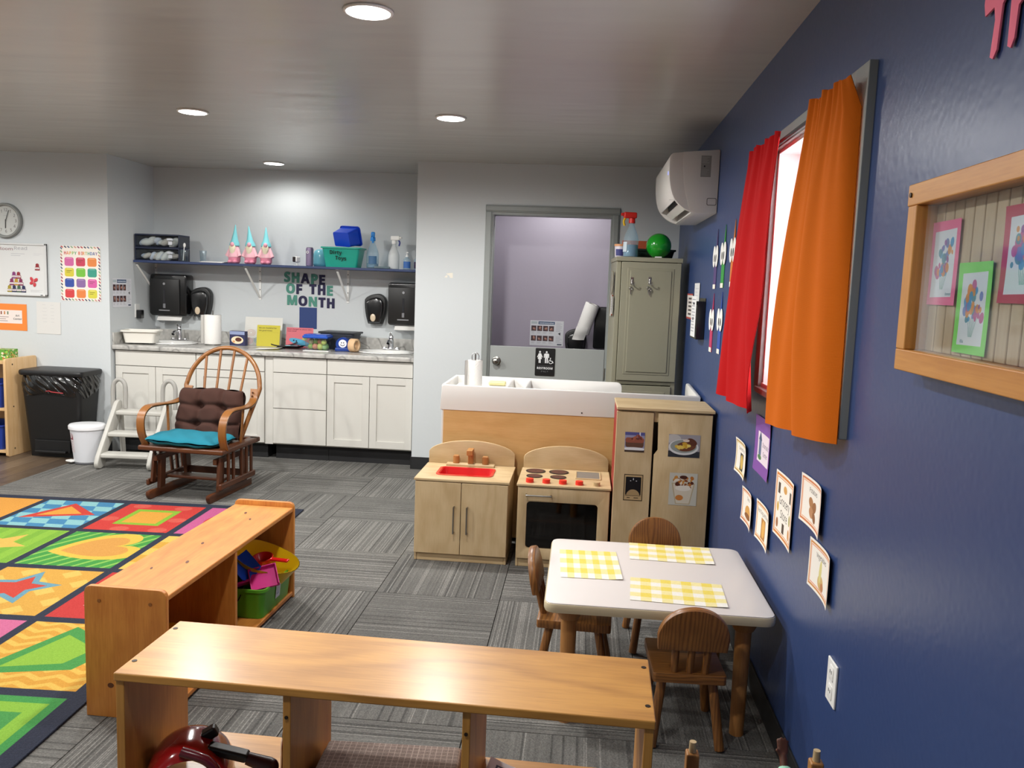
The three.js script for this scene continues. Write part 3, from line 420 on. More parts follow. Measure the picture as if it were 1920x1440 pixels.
{ const t = thing('snack_container', 'clear container with blue lid and coloured toys on the counter', 'container', [-2.235, CY, -6.86]); mesh('tub', tub(0.2, 0.14, 0.105, 0.86, 0.004, 0.003), M.clear, t); mesh('lid', [bx(0.22, 0.022, 0.16, 0, 0.115, 0, 0.008), bx(0.2, 0.012, 0.14, 0, 0.13, 0, 0.006)], phys(0x1b4fb4, 0.3), t);
  const r = rng(8); for (let k = 0; k < 8; k++) mesh('toy', new THREE.SphereGeometry(0.022 + r() * 0.012, 14, 10).translate(-0.06 + (k % 4) * 0.04, 0.03 + Math.floor(k / 4) * 0.04, -0.03 + r() * 0.05), std([0x8fae55, 0xd98a6a, 0xcfd06a, 0x9fbf7a, 0xc9b48a][k % 5], 0.5), t);
  mesh('saucer', bx(0.22, 0.006, 0.07, 0.03, 0.003, 0.115, 0.003), M.white, t); }
{ const t = thing('dark_box', 'charcoal lidded box behind the blue lidded container', 'box', [-2.1, CY, -7.08], -0.1); mesh('box', tub(0.3, 0.2, 0.135, 0.9, 0.004), std(0x2b303c, 0.5), t); mesh('lid', bx(0.33, 0.018, 0.22, 0, 0.145, 0, 0.006), std(0x24282f, 0.4), t); }
{ const t = thing('tape_dispenser', 'round blue dispenser with a white smile badge on the counter', 'dispenser', [-2.015, CY, -6.87], 0.12); mesh('case', [new THREE.CylinderGeometry(0.058, 0.058, 0.075, 36).rotateX(Math.PI / 2).translate(0, 0.06, 0), bx(0.13, 0.03, 0.08, 0, 0.015, 0, 0.008)], phys(0x173a8c, 0.3), t);
  const tex = cv(128, 128, (x) => { x.fillStyle = '#eceaf0'; x.fillRect(0, 0, 128, 128); el(x, 46, 50, 7, 12, '#15172a'); el(x, 80, 50, 7, 12, '#15172a'); x.strokeStyle = '#15172a'; x.lineWidth = 9; x.beginPath(); x.arc(63, 64, 34, 0.3, 2.8); x.stroke(); });
  mesh('badge', KEEP(new THREE.CircleGeometry(0.034, 28).translate(0, 0.066, 0.0385)), paperMat(tex, 0.4), t); }
tag(mesh('tape_roll', lathe([[0.032, -0.028], [0.056, -0.028], [0.056, 0.028], [0.032, 0.028], [0.032, -0.028]], 40).rotateX(Math.PI / 2).rotateY(1.25).translate(-1.908, CY + 0.0575, -6.82), std(0xd9b48a, 0.6)), 'wide roll of tan tape standing by the right sink', 'tape');

// ---------------------------------------------------------------- left part of the back wall
const onBack = (name, label, cat, x, y, z = ZB) => thing(name, label, cat, [x, y, z]);
{ const tex = cv(256, 256, (x) => { x.fillStyle = '#ded9d2'; x.fillRect(0, 0, 256, 256); for (let k = 1; k <= 12; k++) { const a = (k / 12) * Math.PI * 2; txt(x, String(k), 128 + Math.sin(a) * 92, 128 - Math.cos(a) * 92, 34, '#4a3a36', { w: 'normal' }); } scribble(x, 108, 84, 40, 1, 6); });
  const t = onBack('wall_clock', 'round grey rimmed wall clock cut by the left edge', 'clock', -4.752, 1.888);
  mesh('rim', lathe([[0.118, 0.004], [0.122, 0.03], [0.132, 0.036], [0.141, 0.03], [0.143, 0.001], [0.118, 0.001]], 48).rotateX(Math.PI / 2), std(0x8f9290, 0.4), t);
  mesh('dial', KEEP(new THREE.CircleGeometry(0.12, 48).translate(0, 0, 0.01)), paperMat(tex, 0.5), t);
  mesh('hour_hand', plank(V(0, 0.01, 0.014), V(-0.002, -0.062, 0.014), 0.007, 0.001, 0), M.black, t); mesh('minute_hand', plank(V(0, -0.01, 0.017), V(0.032, 0.085, 0.017), 0.005, 0.001, 0), M.black, t);
  mesh('glass', KEEP(new THREE.CircleGeometry(0.119, 40).translate(0, 0, 0.03)), M.clear, t); }
{ const tex = cv(512, 512, (x) => { x.fillStyle = '#d8d9d8'; x.fillRect(0, 0, 512, 512); txt(x, 'Room', 225, 60, 40, '#6b2f3a', { w: 'normal' }); txt(x, 'Read', 330, 50, 44, '#9a9aa0', { w: 'normal' }); scribble(x, 260, 105, 110, 2, 18, '#b0b0b6'); scribble(x, 420, 100, 70, 2, 14, '#c2c2c6'); scribble(x, 392, 455, 100, 3, 8, '#a9a9ae'); });
  const t = onBack('whiteboard', 'white framed magnetic board below the clock', 'whiteboard', -4.72, 1.495); const W = 0.63, H = 0.43;
  mesh('board', KEEP(keepPrep(bx(W, H, 0.012, 0, 0, 0.008, 0))), std(0xffffff, 0.3, { map: tex }), t);
  mesh('board_frame', [bb(-W / 2, W / 2, H / 2 - 0.016, H / 2, 0.002, 0.024), bb(-W / 2, W / 2, -H / 2, -H / 2 + 0.016, 0.002, 0.024), bb(-W / 2, -W / 2 + 0.016, -H / 2, H / 2, 0.002, 0.024), bb(W / 2 - 0.016, W / 2, -H / 2, H / 2, 0.002, 0.024)], std(0xd3d4d4, 0.4), t);
  mesh('corner_clip', bx(0.02, 0.006, 0.005, 0.27, -H / 2 + 0.009, 0.025), M.black, t); }
// name magnets in a pyramid
const magName = cv(64, 32, (x) => { x.fillStyle = '#e6dcdc'; x.fillRect(0, 0, 64, 32); x.fillStyle = '#5a4650'; x.fillRect(8, 12, 46, 7); });
function magnet(x, y, c, label) { const t = onBack('name_magnet', label, 'magnet', x, y, ZB + 0.015); t.userData.group = 'name magnets on the board'; const s = new THREE.Shape(); s.moveTo(-0.02, -0.028); s.lineTo(0.02, -0.028); s.lineTo(0.02, -0.004); s.lineTo(0.014, 0.004); s.absarc(0, 0.014, 0.014, -0.6, Math.PI + 0.6, false); s.lineTo(-0.014, 0.004); s.lineTo(-0.02, -0.004); mesh('figure', ext(s, 0.003, 0.0006, 8), std(c, 0.6), t); mesh('name_strip', KEEP(new THREE.PlaneGeometry(0.037, 0.014).translate(0, -0.011, 0.0034)), paperMat(magName), t); }
[[-4.692, 1.447, 0x7a2f6c, 'purple', 'top row left'], [-4.652, 1.447, 0x8a1f2a, 'dark red', 'top row right'], [-4.713, 1.391, 0x7c1f55, 'plum', 'middle row left'], [-4.673, 1.391, 0xb08a2a, 'mustard', 'middle row centre'], [-4.634, 1.391, 0x7a1f4a, 'maroon', 'middle row right'], [-4.734, 1.335, 0x9c8a2a, 'olive yellow', 'bottom row far left'], [-4.693, 1.335, 0x232048, 'navy', 'bottom row second'], [-4.652, 1.335, 0x3f5a44, 'dark green', 'bottom row third'], [-4.611, 1.335, 0x1f1f4c, 'dark blue', 'bottom row right end']].forEach(([x, y, c, n, w]) => magnet(x, y, c, `${n} name magnet in the ${w} of the pyramid`));
magnet(-4.487, 1.52, 0x8a1c22, 'dark red name magnet alone at the right of the board');
{ const t = onBack('butterfly_magnet', 'red butterfly magnet near the board corner', 'magnet', -4.52, 1.4, ZB + 0.015); const rd = std(0xc33a42, 0.6); for (const [x, y, a, q] of [[-0.018, 0.018, 0.5, 1], [0.018, 0.012, -0.8, 1], [-0.02, -0.012, 2.2, 0.9], [0.006, -0.026, -0.2, 0.9]]) mesh('wing', new THREE.SphereGeometry(1, 16, 10).scale(0.013, 0.02 * q, 0.003).rotateZ(a).translate(x, y, 0.003), rd, t); mesh('body', new THREE.SphereGeometry(1, 12, 8).scale(0.004, 0.022, 0.004).rotateZ(-0.2).translate(0, 0, 0.005), std(0xe08a8a, 0.6), t); }
{ const tex = cv(512, 704, (x, w, h) => { x.fillStyle = '#e9e2d8'; x.fillRect(0, 0, w, h); const cs = ['#b23a44', '#2e3350', '#3f5a7c', '#7fa07a', '#c08a7a', '#8a3a5a']; x.lineWidth = 15; for (let k = 0; k < 12; k++) { x.strokeStyle = cs[k % 6]; for (const y of [6, h - 24]) { x.beginPath(); x.moveTo(10 + k * 42, y); x.lineTo(36 + k * 42, y + 18); x.stroke(); } } for (let k = 0; k < 16; k++) { x.strokeStyle = cs[(k + 2) % 6]; for (const a of [4, w - 24]) { x.beginPath(); x.moveTo(a, 20 + k * 42); x.lineTo(a + 18, 46 + k * 42); x.stroke(); } }
    const hc = ['#c2413c', '#d9763c', '#d9a33c', '#6fae4a', '#3f9a8a']; let cx = 62; 'HAPPY BIRTHDAY'.split('').forEach((c, k) => { if (c !== ' ') txt(x, c, cx, 92, 58, ['#c2413c', '#d9763c', '#d9a33c', '#7fb04a', '#4a9a6a', '', '#d95a3c', '#c2413c', '#d98a3c', '#9aa84a', '#4a9a7a', '#3f6aa8', '#3a4a8a', '#7a5a8a'][k], { sx: 0.86 }); cx += c === 'I' ? 21 : c === ' ' ? 16 : 33; });
    const cc = ['#c9629a', '#c23a55', '#dd8240', '#cfc23a', '#72b83c', '#35947f', '#2f4a9c', '#85659c', '#cf5a9c', '#cc3d40', '#dd7f40', '#cfc843']; for (let r = 0; r < 4; r++) for (let c = 0; c < 3; c++) { const a = 52 + c * 146, b = 146 + r * 136; rr(x, a, b, 118, 112, 26, cc[r * 3 + c]); x.fillStyle = 'rgba(255,255,255,0.35)'; x.fillRect(a + 24, b + 10, 70, 8); if ([1, 3, 8, 11].includes(r * 3 + c)) scribble(x, a + 22, b + 36, 76, 2, 20, '#4a4030'); } });
  const t = onBack('birthday_chart', 'Happy Birthday chart with twelve coloured squares', 'poster', -4.122, 1.478); mesh('poster', paperGeo(0.345, 0.447, 0.002, 4), paperMat(tex, 0.5), t); }
{ const tex = cv(512, 320, (x, w, h) => { x.fillStyle = '#f0873a'; x.fillRect(0, 0, w, h); x.fillStyle = '#e9ddd8'; x.fillRect(30, 76, w - 92, 160); txt(x, 'Art', 390, 140, 34, '#555'); txt(x, 'Center', 390, 180, 34, '#555'); for (let k = 0; k < 5; k++) { x.fillStyle = ['#7a5a5a', '#4a5a7a', '#8a4a3a', '#c07a3a', '#5a7a5a'][k]; x.fillRect(90 + k * 42, 92, 16, 38); } el(x, 110, 175, 26, 18, '#d98a9a'); scribble(x, 160, 160, 130, 3, 24, '#7a6a70'); });
  const t = onBack('orange_sign', 'orange bordered Art Center sign at the left edge', 'sign', -4.775, 1.098); mesh('card', paperGeo(0.35, 0.22, 0.003, 6), paperMat(tex), t); }
{ const tex = cv(256, 320, (x, w, h) => { x.fillStyle = '#d6d5d2'; x.fillRect(0, 0, w, h); for (let k = 0; k < 6; k++) { scribble(x, 60 + (k % 2) * 8, 30 + k * 34, 50, 1, 8, '#b5b5b8', k); scribble(x, 150, 30 + k * 34, 46, 1, 8, '#b5b5b8', k + 9); } });
  const t = onBack('list_paper', 'plain white printed list below the birthday chart', 'paper', -4.41, 1.103); t.rotation.z = -0.01; mesh('paper', paperGeo(0.21, 0.265, 0.003, 8), paperMat(tex), t); }
// handwashing notices
const washTex = cv(512, 400, (x, w, h) => { x.fillStyle = '#dcdde2'; x.fillRect(0, 0, w, h); x.fillStyle = '#27466e'; x.fillRect(125, 16, 250, 44); txt(x, 'HANDWASHING', 250, 40, 30, '#e6ebf2'); x.fillStyle = '#b9c4c8'; x.fillRect(16, 18, 90, 36); const r = rng(5); for (let b = 0; b < 2; b++) for (let k = 0; k < 4; k++) { const a = 18 + k * 90, c = 84 + b * 158; x.fillStyle = '#4a3438'; x.fillRect(a, c, 76, 84); el(x, a + 30 + r() * 20, c + 30 + r() * 24, 24, 15, '#b98a78', r() * 3); el(x, a + 50, c + 60, 16, 10, '#8a5a50'); scribble(x, a, c + 98, 70, 3, 12, '#9a9aa2', k + b * 4); } scribble(x, 396, 30, 100, 9, 17, '#9fa0a8', 9); scribble(x, 396, 250, 100, 7, 15, '#a5a6ae', 12); pg(x, [[430, 200], [465, 180], [465, 230]], '#2a2a34'); rr(x, 420, 365, 70, 18, 4, '#39435a'); });
{ const t = thing('handwashing_notice', 'handwashing notice on the left side wall of the alcove', 'notice', [AL, 1.33, -6.705], Math.PI / 2); mesh('paper', paperGeo(0.29, 0.24, 0.002, 11), paperMat(washTex, 0.5), t); }
{ const t = thing('handwashing_notice', 'handwashing notice on the lavender restroom wall', 'notice', [-0.316, 1.098, -7.43]); mesh('paper', paperGeo(0.3, 0.225, 0.002, 12), paperMat(washTex, 0.5), t); }
{ const t = thing('wall_socket', 'white wall plate with black plug-in beside the handwashing notice', 'socket', [AL, 1.175, -6.94], Math.PI / 2); mesh('plate', bx(0.072, 0.115, 0.006, 0, 0, 0.003, 0.002), M.white, t); mesh('plug_in', bx(0.055, 0.075, 0.045, 0.0, -0.03, 0.028, 0.008), M.blackGloss, t); }

// ---------------------------------------------------------------- bins, step stool, left shelf
{ const t = thing('trash_bin', 'large black lidded trash bin with black liner', 'trash bin', [-4.2, 0, -6.345]); const W = 0.5, D = 0.3;
  const bin = (() => { const g = tub(W, D, 0.6, 0.84, 0.0); return g; })(); mesh('bin', bin, std(0x0c0c0d, 0.5), t);
  mesh('lid', [ext(rrect(-W / 2 - 0.02, W / 2 + 0.02, -D / 2 - 0.02, D / 2 + 0.02, 0.06), 0.045, 0.016).rotateX(-Math.PI / 2).translate(0, 0.66, 0)], std(0x121214, 0.42), t);
  mesh('liner', (() => { const n = 96, m = 8, f = (u, v) => { const a = u * Math.PI * 2, e = 0.34, c = Math.cos(a), s = Math.sin(a), k = Math.pow(Math.abs(c) ** 4 + Math.abs(s) ** 4, -0.25); const w = 0.006 + 0.012 * Math.sin(v * Math.PI) + (1 - v) * 0.004 + 0.006 * Math.sin(a * 13 + v * 6) * Math.sin(v * 9 + a * 3) + 0.004 * Math.sin(a * 29 + v * 17); return V(c * k * (W / 2 + w), 0.665 - v * (0.16 + 0.02 * Math.sin(a * 3)), s * k * (D / 2 + w)); }; return sheet(f, n, m, 0.002); })(), phys(0x0d0d0e, 0.2, { clearcoat: 0.5 }), t);
  mesh('pedal_recess', bx(0.3, 0.1, 0.012, 0, 0.09, D / 2 - 0.018, 0.004), std(0x060607, 0.6), t); mesh('pedal', bx(0.26, 0.02, 0.05, 0, 0.05, D / 2 - 0.005, 0.006), std(0x101011, 0.5), t);
  mesh('drawstring', tube([V(-0.02, 0.54, D / 2 + 0.018), V(0.01, 0.545, D / 2 + 0.022), V(0.03, 0.537, D / 2 + 0.018), V(0.12, 0.53, D / 2 + 0.014)], 0.004), std(0xa8333a, 0.5), t); }
{ const t = thing('pedal_bin', 'small white oval pedal bin beside the large black one', 'trash bin', [-3.835, 0, -6.1], 0.1);
  mesh('bin', lathe([[0.001, 0.012], [0.096, 0.012], [0.1, 0.02], [0.128, 0.285], [0.124, 0.285], [0.096, 0.02], [0.001, 0.018]], 48).scale(1, 1, 0.86), phys(0xd9dbe0, 0.35), t);
  mesh('foot_ring', lathe([[0.06, 0], [0.1, 0], [0.1, 0.012], [0.06, 0.012]], 40).scale(1, 1, 0.86), std(0x5a5a5e, 0.5), t);
  mesh('lid', lathe([[0.136, 0.275], [0.138, 0.3], [0.128, 0.312], [0.06, 0.318], [0.001, 0.318]], 48).scale(1, 1, 0.86), phys(0xe6e7ea, 0.3), t);
  mesh('pedal', bx(0.07, 0.014, 0.05, -0.075, 0.022, 0.09, 0.005).rotateY(-0.5), M.white, t);
  const tex = cv(128, 256, (x) => { x.fillStyle = '#d5cccf'; x.fillRect(0, 0, 128, 256); x.fillStyle = '#8a4a55'; x.fillRect(14, 14, 100, 90); x.fillStyle = '#e6dede'; x.fillRect(40, 36, 40, 50); scribble(x, 16, 130, 90, 7, 16, '#6a5a60'); });
  mesh('sticker', KEEP(keepPrep(new THREE.CylinderGeometry(0.1255, 0.109, 0.17, 12, 1, true, -1.1, 0.55).scale(1, 1, 0.86).translate(0, 0.18, 0))), paperMat(tex), t); }
{ const t = thing('step_stool', 'light grey plastic step stool with hoop handles', 'step stool', [-3.46, 0, -6.15], 0.08); const gm = phys(0xbdbbb4, 0.45), W = 0.4;
  for (const s of [-1, 1]) {
    const o = [[0.22, 0], [0.24, 0.02], [0.24, 0.07], [-0.1, 0.47], [-0.14, 0.49], [-0.175, 0.465], [-0.18, 0.4], [-0.12, 0.36], [0.1, 0.1], [0.12, 0.05], [0.13, 0]]; const sh = new THREE.Shape(); sh.moveTo(0.2, 0); sh.quadraticCurveTo(0.25, 0, 0.25, 0.05); sh.lineTo(0.225, 0.1); sh.lineTo(-0.075, 0.465); sh.quadraticCurveTo(-0.12, 0.51, -0.165, 0.47); sh.lineTo(-0.175, 0.38); sh.lineTo(0.1, 0.1); sh.quadraticCurveTo(0.13, 0.06, 0.12, 0.03); sh.quadraticCurveTo(0.14, 0, 0.2, 0);
    mesh('side_frame', ext(sh, 0.036, 0.01, 8).rotateY(-Math.PI / 2).translate(s * W / 2 + 0.018, 0, 0), gm, t);
    mesh('rear_leg', plank(V(s * W / 2, 0.0, -0.2), V(s * (W / 2 - 0.01), 0.42, -0.14), 0.03, 0.045, 0.008), gm, t);
    mesh('handle', tube([V(s * W / 2 - 0.05, 0.4, -0.145), V(s * W / 2 - 0.05, 0.58, -0.15), V(s * W / 2 - 0.03, 0.635, -0.152), V(s * W / 2 + 0.0, 0.65, -0.152), V(s * W / 2 + 0.03, 0.635, -0.152), V(s * W / 2 + 0.05, 0.58, -0.15), V(s * W / 2 + 0.05, 0.42, -0.145)], 0.017, false, 50, 12), std(0xa5a39e, 0.45), t);
  }
  [[0.395, -0.11, 0.14], [0.245, 0.03, 0.13], [0.1, 0.15, 0.13]].forEach(([y, z, d]) => mesh('tread', [bx(W - 0.03, 0.034, d, 0, y, z, 0.012), bx(W - 0.05, 0.006, d * 0.7, 0, y + 0.017, z, 0.003)], gm, t)); }
{ const t = thing('toy_shelf', 'light maple storage shelf cut by the left edge', 'shelf', [-5.01, 0, -6.32]); const W = 0.98, D = 0.38, H = 0.79;
  for (const s of [-1, 1]) mesh('side_panel', ext(rrect(-D / 2, D / 2, 0, H, 0.025), 0.022, 0.004).rotateY(Math.PI / 2).translate(s * (W / 2 - 0.011) - 0.011, 0, 0), M.maple, t, 'y');
  for (const y of [0.03, 0.37, 0.745]) mesh('shelf_board', bb(-W / 2 + 0.022, W / 2 - 0.022, y, y + 0.022, -D / 2 + 0.01, D / 2 - 0.01), M.maple, t);
  mesh('back_panel', bb(-W / 2 + 0.022, W / 2 - 0.022, 0.03, 0.76, -D / 2 + 0.002, -D / 2 + 0.01), M.maple, t);
  for (const y of [0.06, 0.4, 0.74]) mesh('screw', cyl(0.006, 0.006, 0.003).rotateZ(Math.PI / 2).translate(W / 2 + 0.0015, y, 0.11), M.screw, t); }
for (const [y, l] of [[0.393, 'blue plastic bin on the upper level of the maple shelf'], [0.053, 'blue plastic bin on the lower level of the maple shelf']]) { const t = thing('blue_tray', l, 'bin', [-4.72, y, -6.29], 0, 'blue bins in the left shelf'); mesh('bin', tub(0.3, 0.3, 0.2, 0.88, 0.01), phys(0x1f3a92, 0.35), t); }
{ const tex = cv(256, 128, (x) => { x.fillStyle = '#5f9a3a'; x.fillRect(0, 0, 256, 128); const r = rng(6); for (let k = 0; k < 70; k++) el(x, r() * 256, r() * 128, 6 + r() * 12, 5 + r() * 8, ['#8fc04a', '#cfae4a', '#c9693a', '#e6dcc0', '#3f7a2c'][k % 5], r() * 3); });
  const t = thing('tissue_box', 'green patterned tissue box on the maple shelf', 'tissue box', [-4.69, 0.767, -6.3]); mesh('box', KEEP(keepPrep(bx(0.23, 0.085, 0.12, 0, 0.0425, 0, 0.002))), paperMat(tex, 0.5), t); mesh('tissue', sheet((u, v) => V(-0.06 + u * 0.07, 0.085 + v * 0.08 * (1 - Math.abs(u - 0.5)), 0.02 * Math.sin(u * 6 + v * 2)), 10, 6, 0.001), M.paper, t); }

// ---------------------------------------------------------------- rocking chair
function cushion(w, h, t0, tufts, seed) {                // soft pad lying in x-y, thickness along z
  return sheet((u, v) => { const x = (u - 0.5) * 2, y = (v - 0.5) * 2; let e = Math.pow(Math.max(0, (1 - x ** 6) * (1 - y ** 6)), 0.4); let z = t0 * 0.5 * e; for (const [tx, ty] of tufts) z -= t0 * 0.42 * Math.exp(-((x - tx) ** 2 + (y - ty) ** 2) / 0.018) + t0 * 0.12 * (Math.exp(-((x - tx) ** 2) / 0.006) + Math.exp(-((y - ty) ** 2) / 0.006)) * 0.5; const k = 1 - 0.06 * (Math.abs(x * y)) ** 2; return V(x * w / 2 * k + 0.006 * Math.sin(y * 5 + seed), y * h / 2 * k + 0.006 * Math.sin(x * 6 + seed), Math.max(z, 0.004) + 0.002 * Math.sin(x * 11 + y * 7 + seed)); }, 56, 56, 0.003); }
const cushionSolid = (w, h, t, tufts, seed) => { const a = cushion(w, h, t, tufts, seed), b = cushion(w, h, t, tufts, seed + 3).scale(1, 1, -1); const p = b.attributes.position, n = b.attributes.normal; for (let i = 0; i < p.count; i += 3) for (const q of [p, n]) { const x = q.getX(i), y = q.getY(i), z = q.getZ(i); q.setXYZ(i, q.getX(i + 1), q.getY(i + 1), q.getZ(i + 1)); q.setXYZ(i + 1, x, y, z); } return [a, b]; };
const GP = [-2.6, 0, -5.45], GT = -0.07;
{ const t = thing('glider_rocker', 'wooden glider rocking chair with hooped spindle back', 'rocking chair', GP, GT);
  // base
  for (const s of [-1, 1]) {
    const sh = new THREE.Shape(); sh.moveTo(-0.3, 0); sh.lineTo(0.28, 0); sh.quadraticCurveTo(0.31, 0.02, 0.3, 0.055); sh.lineTo(0.26, 0.06); sh.quadraticCurveTo(0.1, 0.05, 0, 0.06); sh.lineTo(-0.3, 0.05);
    mesh('runner', ext(sh, 0.028, 0.005, 8).rotateY(-Math.PI / 2).translate(s * 0.215 + 0.014, 0, 0), M.walnut, t, 'z');
    for (const z of [-0.2, 0.14]) mesh('base_post', plank(V(s * 0.215, 0.045, z), V(s * 0.215, 0.26, z * 0.9), 0.026, 0.06), M.walnut, t, 'y');
    mesh('base_rail', bx(0.028, 0.04, 0.46, s * 0.215, 0.265, -0.02, 0.006), M.walnut, t, 'z');
    mesh('swing_rail', bx(0.024, 0.046, 0.5, s * 0.262, 0.1, -0.02, 0.012), M.walnut, t, 'z');
    for (const z of [-0.2, -0.13, -0.06, 0.06, 0.13]) mesh('side_slat', plank(V(s * 0.262, 0.1, z - 0.02), V(s * 0.272, 0.325, z), 0.014, 0.026), M.walnut, t, 'y');
    mesh('swing_arm', plank(V(s * 0.24, 0.29, 0.17), V(s * 0.24, 0.1, 0.2), 0.018, 0.035), M.walnut, t, 'y');
  }
  mesh('stretcher', bx(0.42, 0.02, 0.1, 0, 0.115, 0.03, 0.006), M.walnut, t); mesh('stretcher', bx(0.42, 0.05, 0.022, 0, 0.11, -0.2, 0.006), M.walnut, t); mesh('stretcher', bx(0.42, 0.05, 0.022, 0, 0.25, -0.2, 0.006), M.walnut, t);
  // seat
  mesh('seat_frame', [bb(-0.305, 0.305, 0.325, 0.36, 0.2, 0.27, 0.012), bb(-0.3, -0.235, 0.325, 0.36, -0.27, 0.21, 0.01), bb(0.235, 0.3, 0.325, 0.36, -0.27, 0.21, 0.01), bb(-0.3, 0.3, 0.325, 0.36, -0.29, -0.22, 0.01), bb(-0.24, 0.24, 0.33, 0.345, -0.24, 0.21, 0.002)], M.walnut, t);
  // hoop back
  const hoop = [], hp = (y) => -0.2 - (y - 0.34) * 0.3; for (let k = 0; k <= 24; k++) { const a = Math.PI * (k / 24); const y = 0.69 + Math.sin(a) * 0.29; hoop.push(V(Math.cos(a) * 0.282, y, hp(y))); } hoop.unshift(V(0.19, 0.345, hp(0.345)), V(0.235, 0.52, hp(0.52))); hoop.push(V(-0.235, 0.52, hp(0.52)), V(-0.19, 0.345, hp(0.345)));
  mesh('hoop', tube(hoop, 0.0165, false, 90, 12).scale(1, 1, 1), M.oak, t);
  [-0.16, -0.053, 0.053, 0.16].forEach((x) => { const yt = 0.69 + 0.285 * Math.sqrt(1 - (x / 0.282) ** 2); mesh('spindle', rod(V(x * 0.72, 0.345, hp(0.345)), V(x, yt, hp(yt)), 0.0095), M.oak, t, 'y'); });
  // bentwood arms
  for (const s of [-1, 1]) {
    const c = new THREE.CatmullRomCurve3([V(s * 0.25, 0.7, hp(0.7) + 0.012), V(s * 0.262, 0.63, hp(0.63) + 0.03), V(s * 0.28, 0.6, -0.15), V(s * 0.292, 0.605, 0.05), V(s * 0.295, 0.6, 0.17), V(s * 0.295, 0.55, 0.235), V(s * 0.29, 0.45, 0.245), V(s * 0.285, 0.35, 0.2)]), n = 40, w = 0.026, th = 0.008;
    mesh('arm', sheet((u, v) => { const p = c.getPoint(u); return V(p.x + (v - 0.5) * 2 * w, p.y, p.z); }, n, 2, th * 2), M.oak, t);
    mesh('arm_post', rod(V(s * 0.27, 0.35, -0.05), V(s * 0.285, 0.6, -0.06), 0.009), M.oak, t, 'y');
    for (const y of [0.68, 0.655]) mesh('screw', new THREE.SphereGeometry(0.007, 10, 8).translate(s * 0.25, y, hp(y) + 0.035), M.walnut, t);
  } }
{ const fab = (c, seed) => { const b = dataTex(128, 128, (u, v) => { const q = vnoise(u * 64, v * 64, 64, 64, seed) * 255; return [q, q, q]; }, false, 1, 1); b.repeat.set(6, 6); return phys(c, 0.9, { bumpMap: b, bumpScale: 0.001, sheen: 0.12, sheenRoughness: 0.6 }); };
  const a = thing('back_cushion', 'tufted dark brown cushion against the rocking chair back', 'cushion', [GP[0], 0, GP[2]], GT); mesh('cushion', (() => { const [p, q] = cushionSolid(0.49, 0.36, 0.13, [[-0.28, 0.3], [0.42, 0.25], [-0.28, -0.42], [0.42, -0.42]], 1); return KEEP(merge([p, q].map((g) => g.rotateX(-0.29).translate(-0.02, 0.525, -0.165)))); })(), fab(0x3c1f15, 21), a);
  const b = thing('seat_pillow', 'flat teal velvet pillow on the rocking chair seat', 'pillow', [GP[0], 0, GP[2]], GT); mesh('pillow', (() => { const [p, q] = cushionSolid(0.5, 0.36, 0.06, [], 5); return KEEP(merge([p, q].map((g) => g.rotateX(-Math.PI / 2).rotateZ(-0.03).translate(-0.02, 0.392, 0.09)))); })(), fab(0x0a7286, 22), b); }

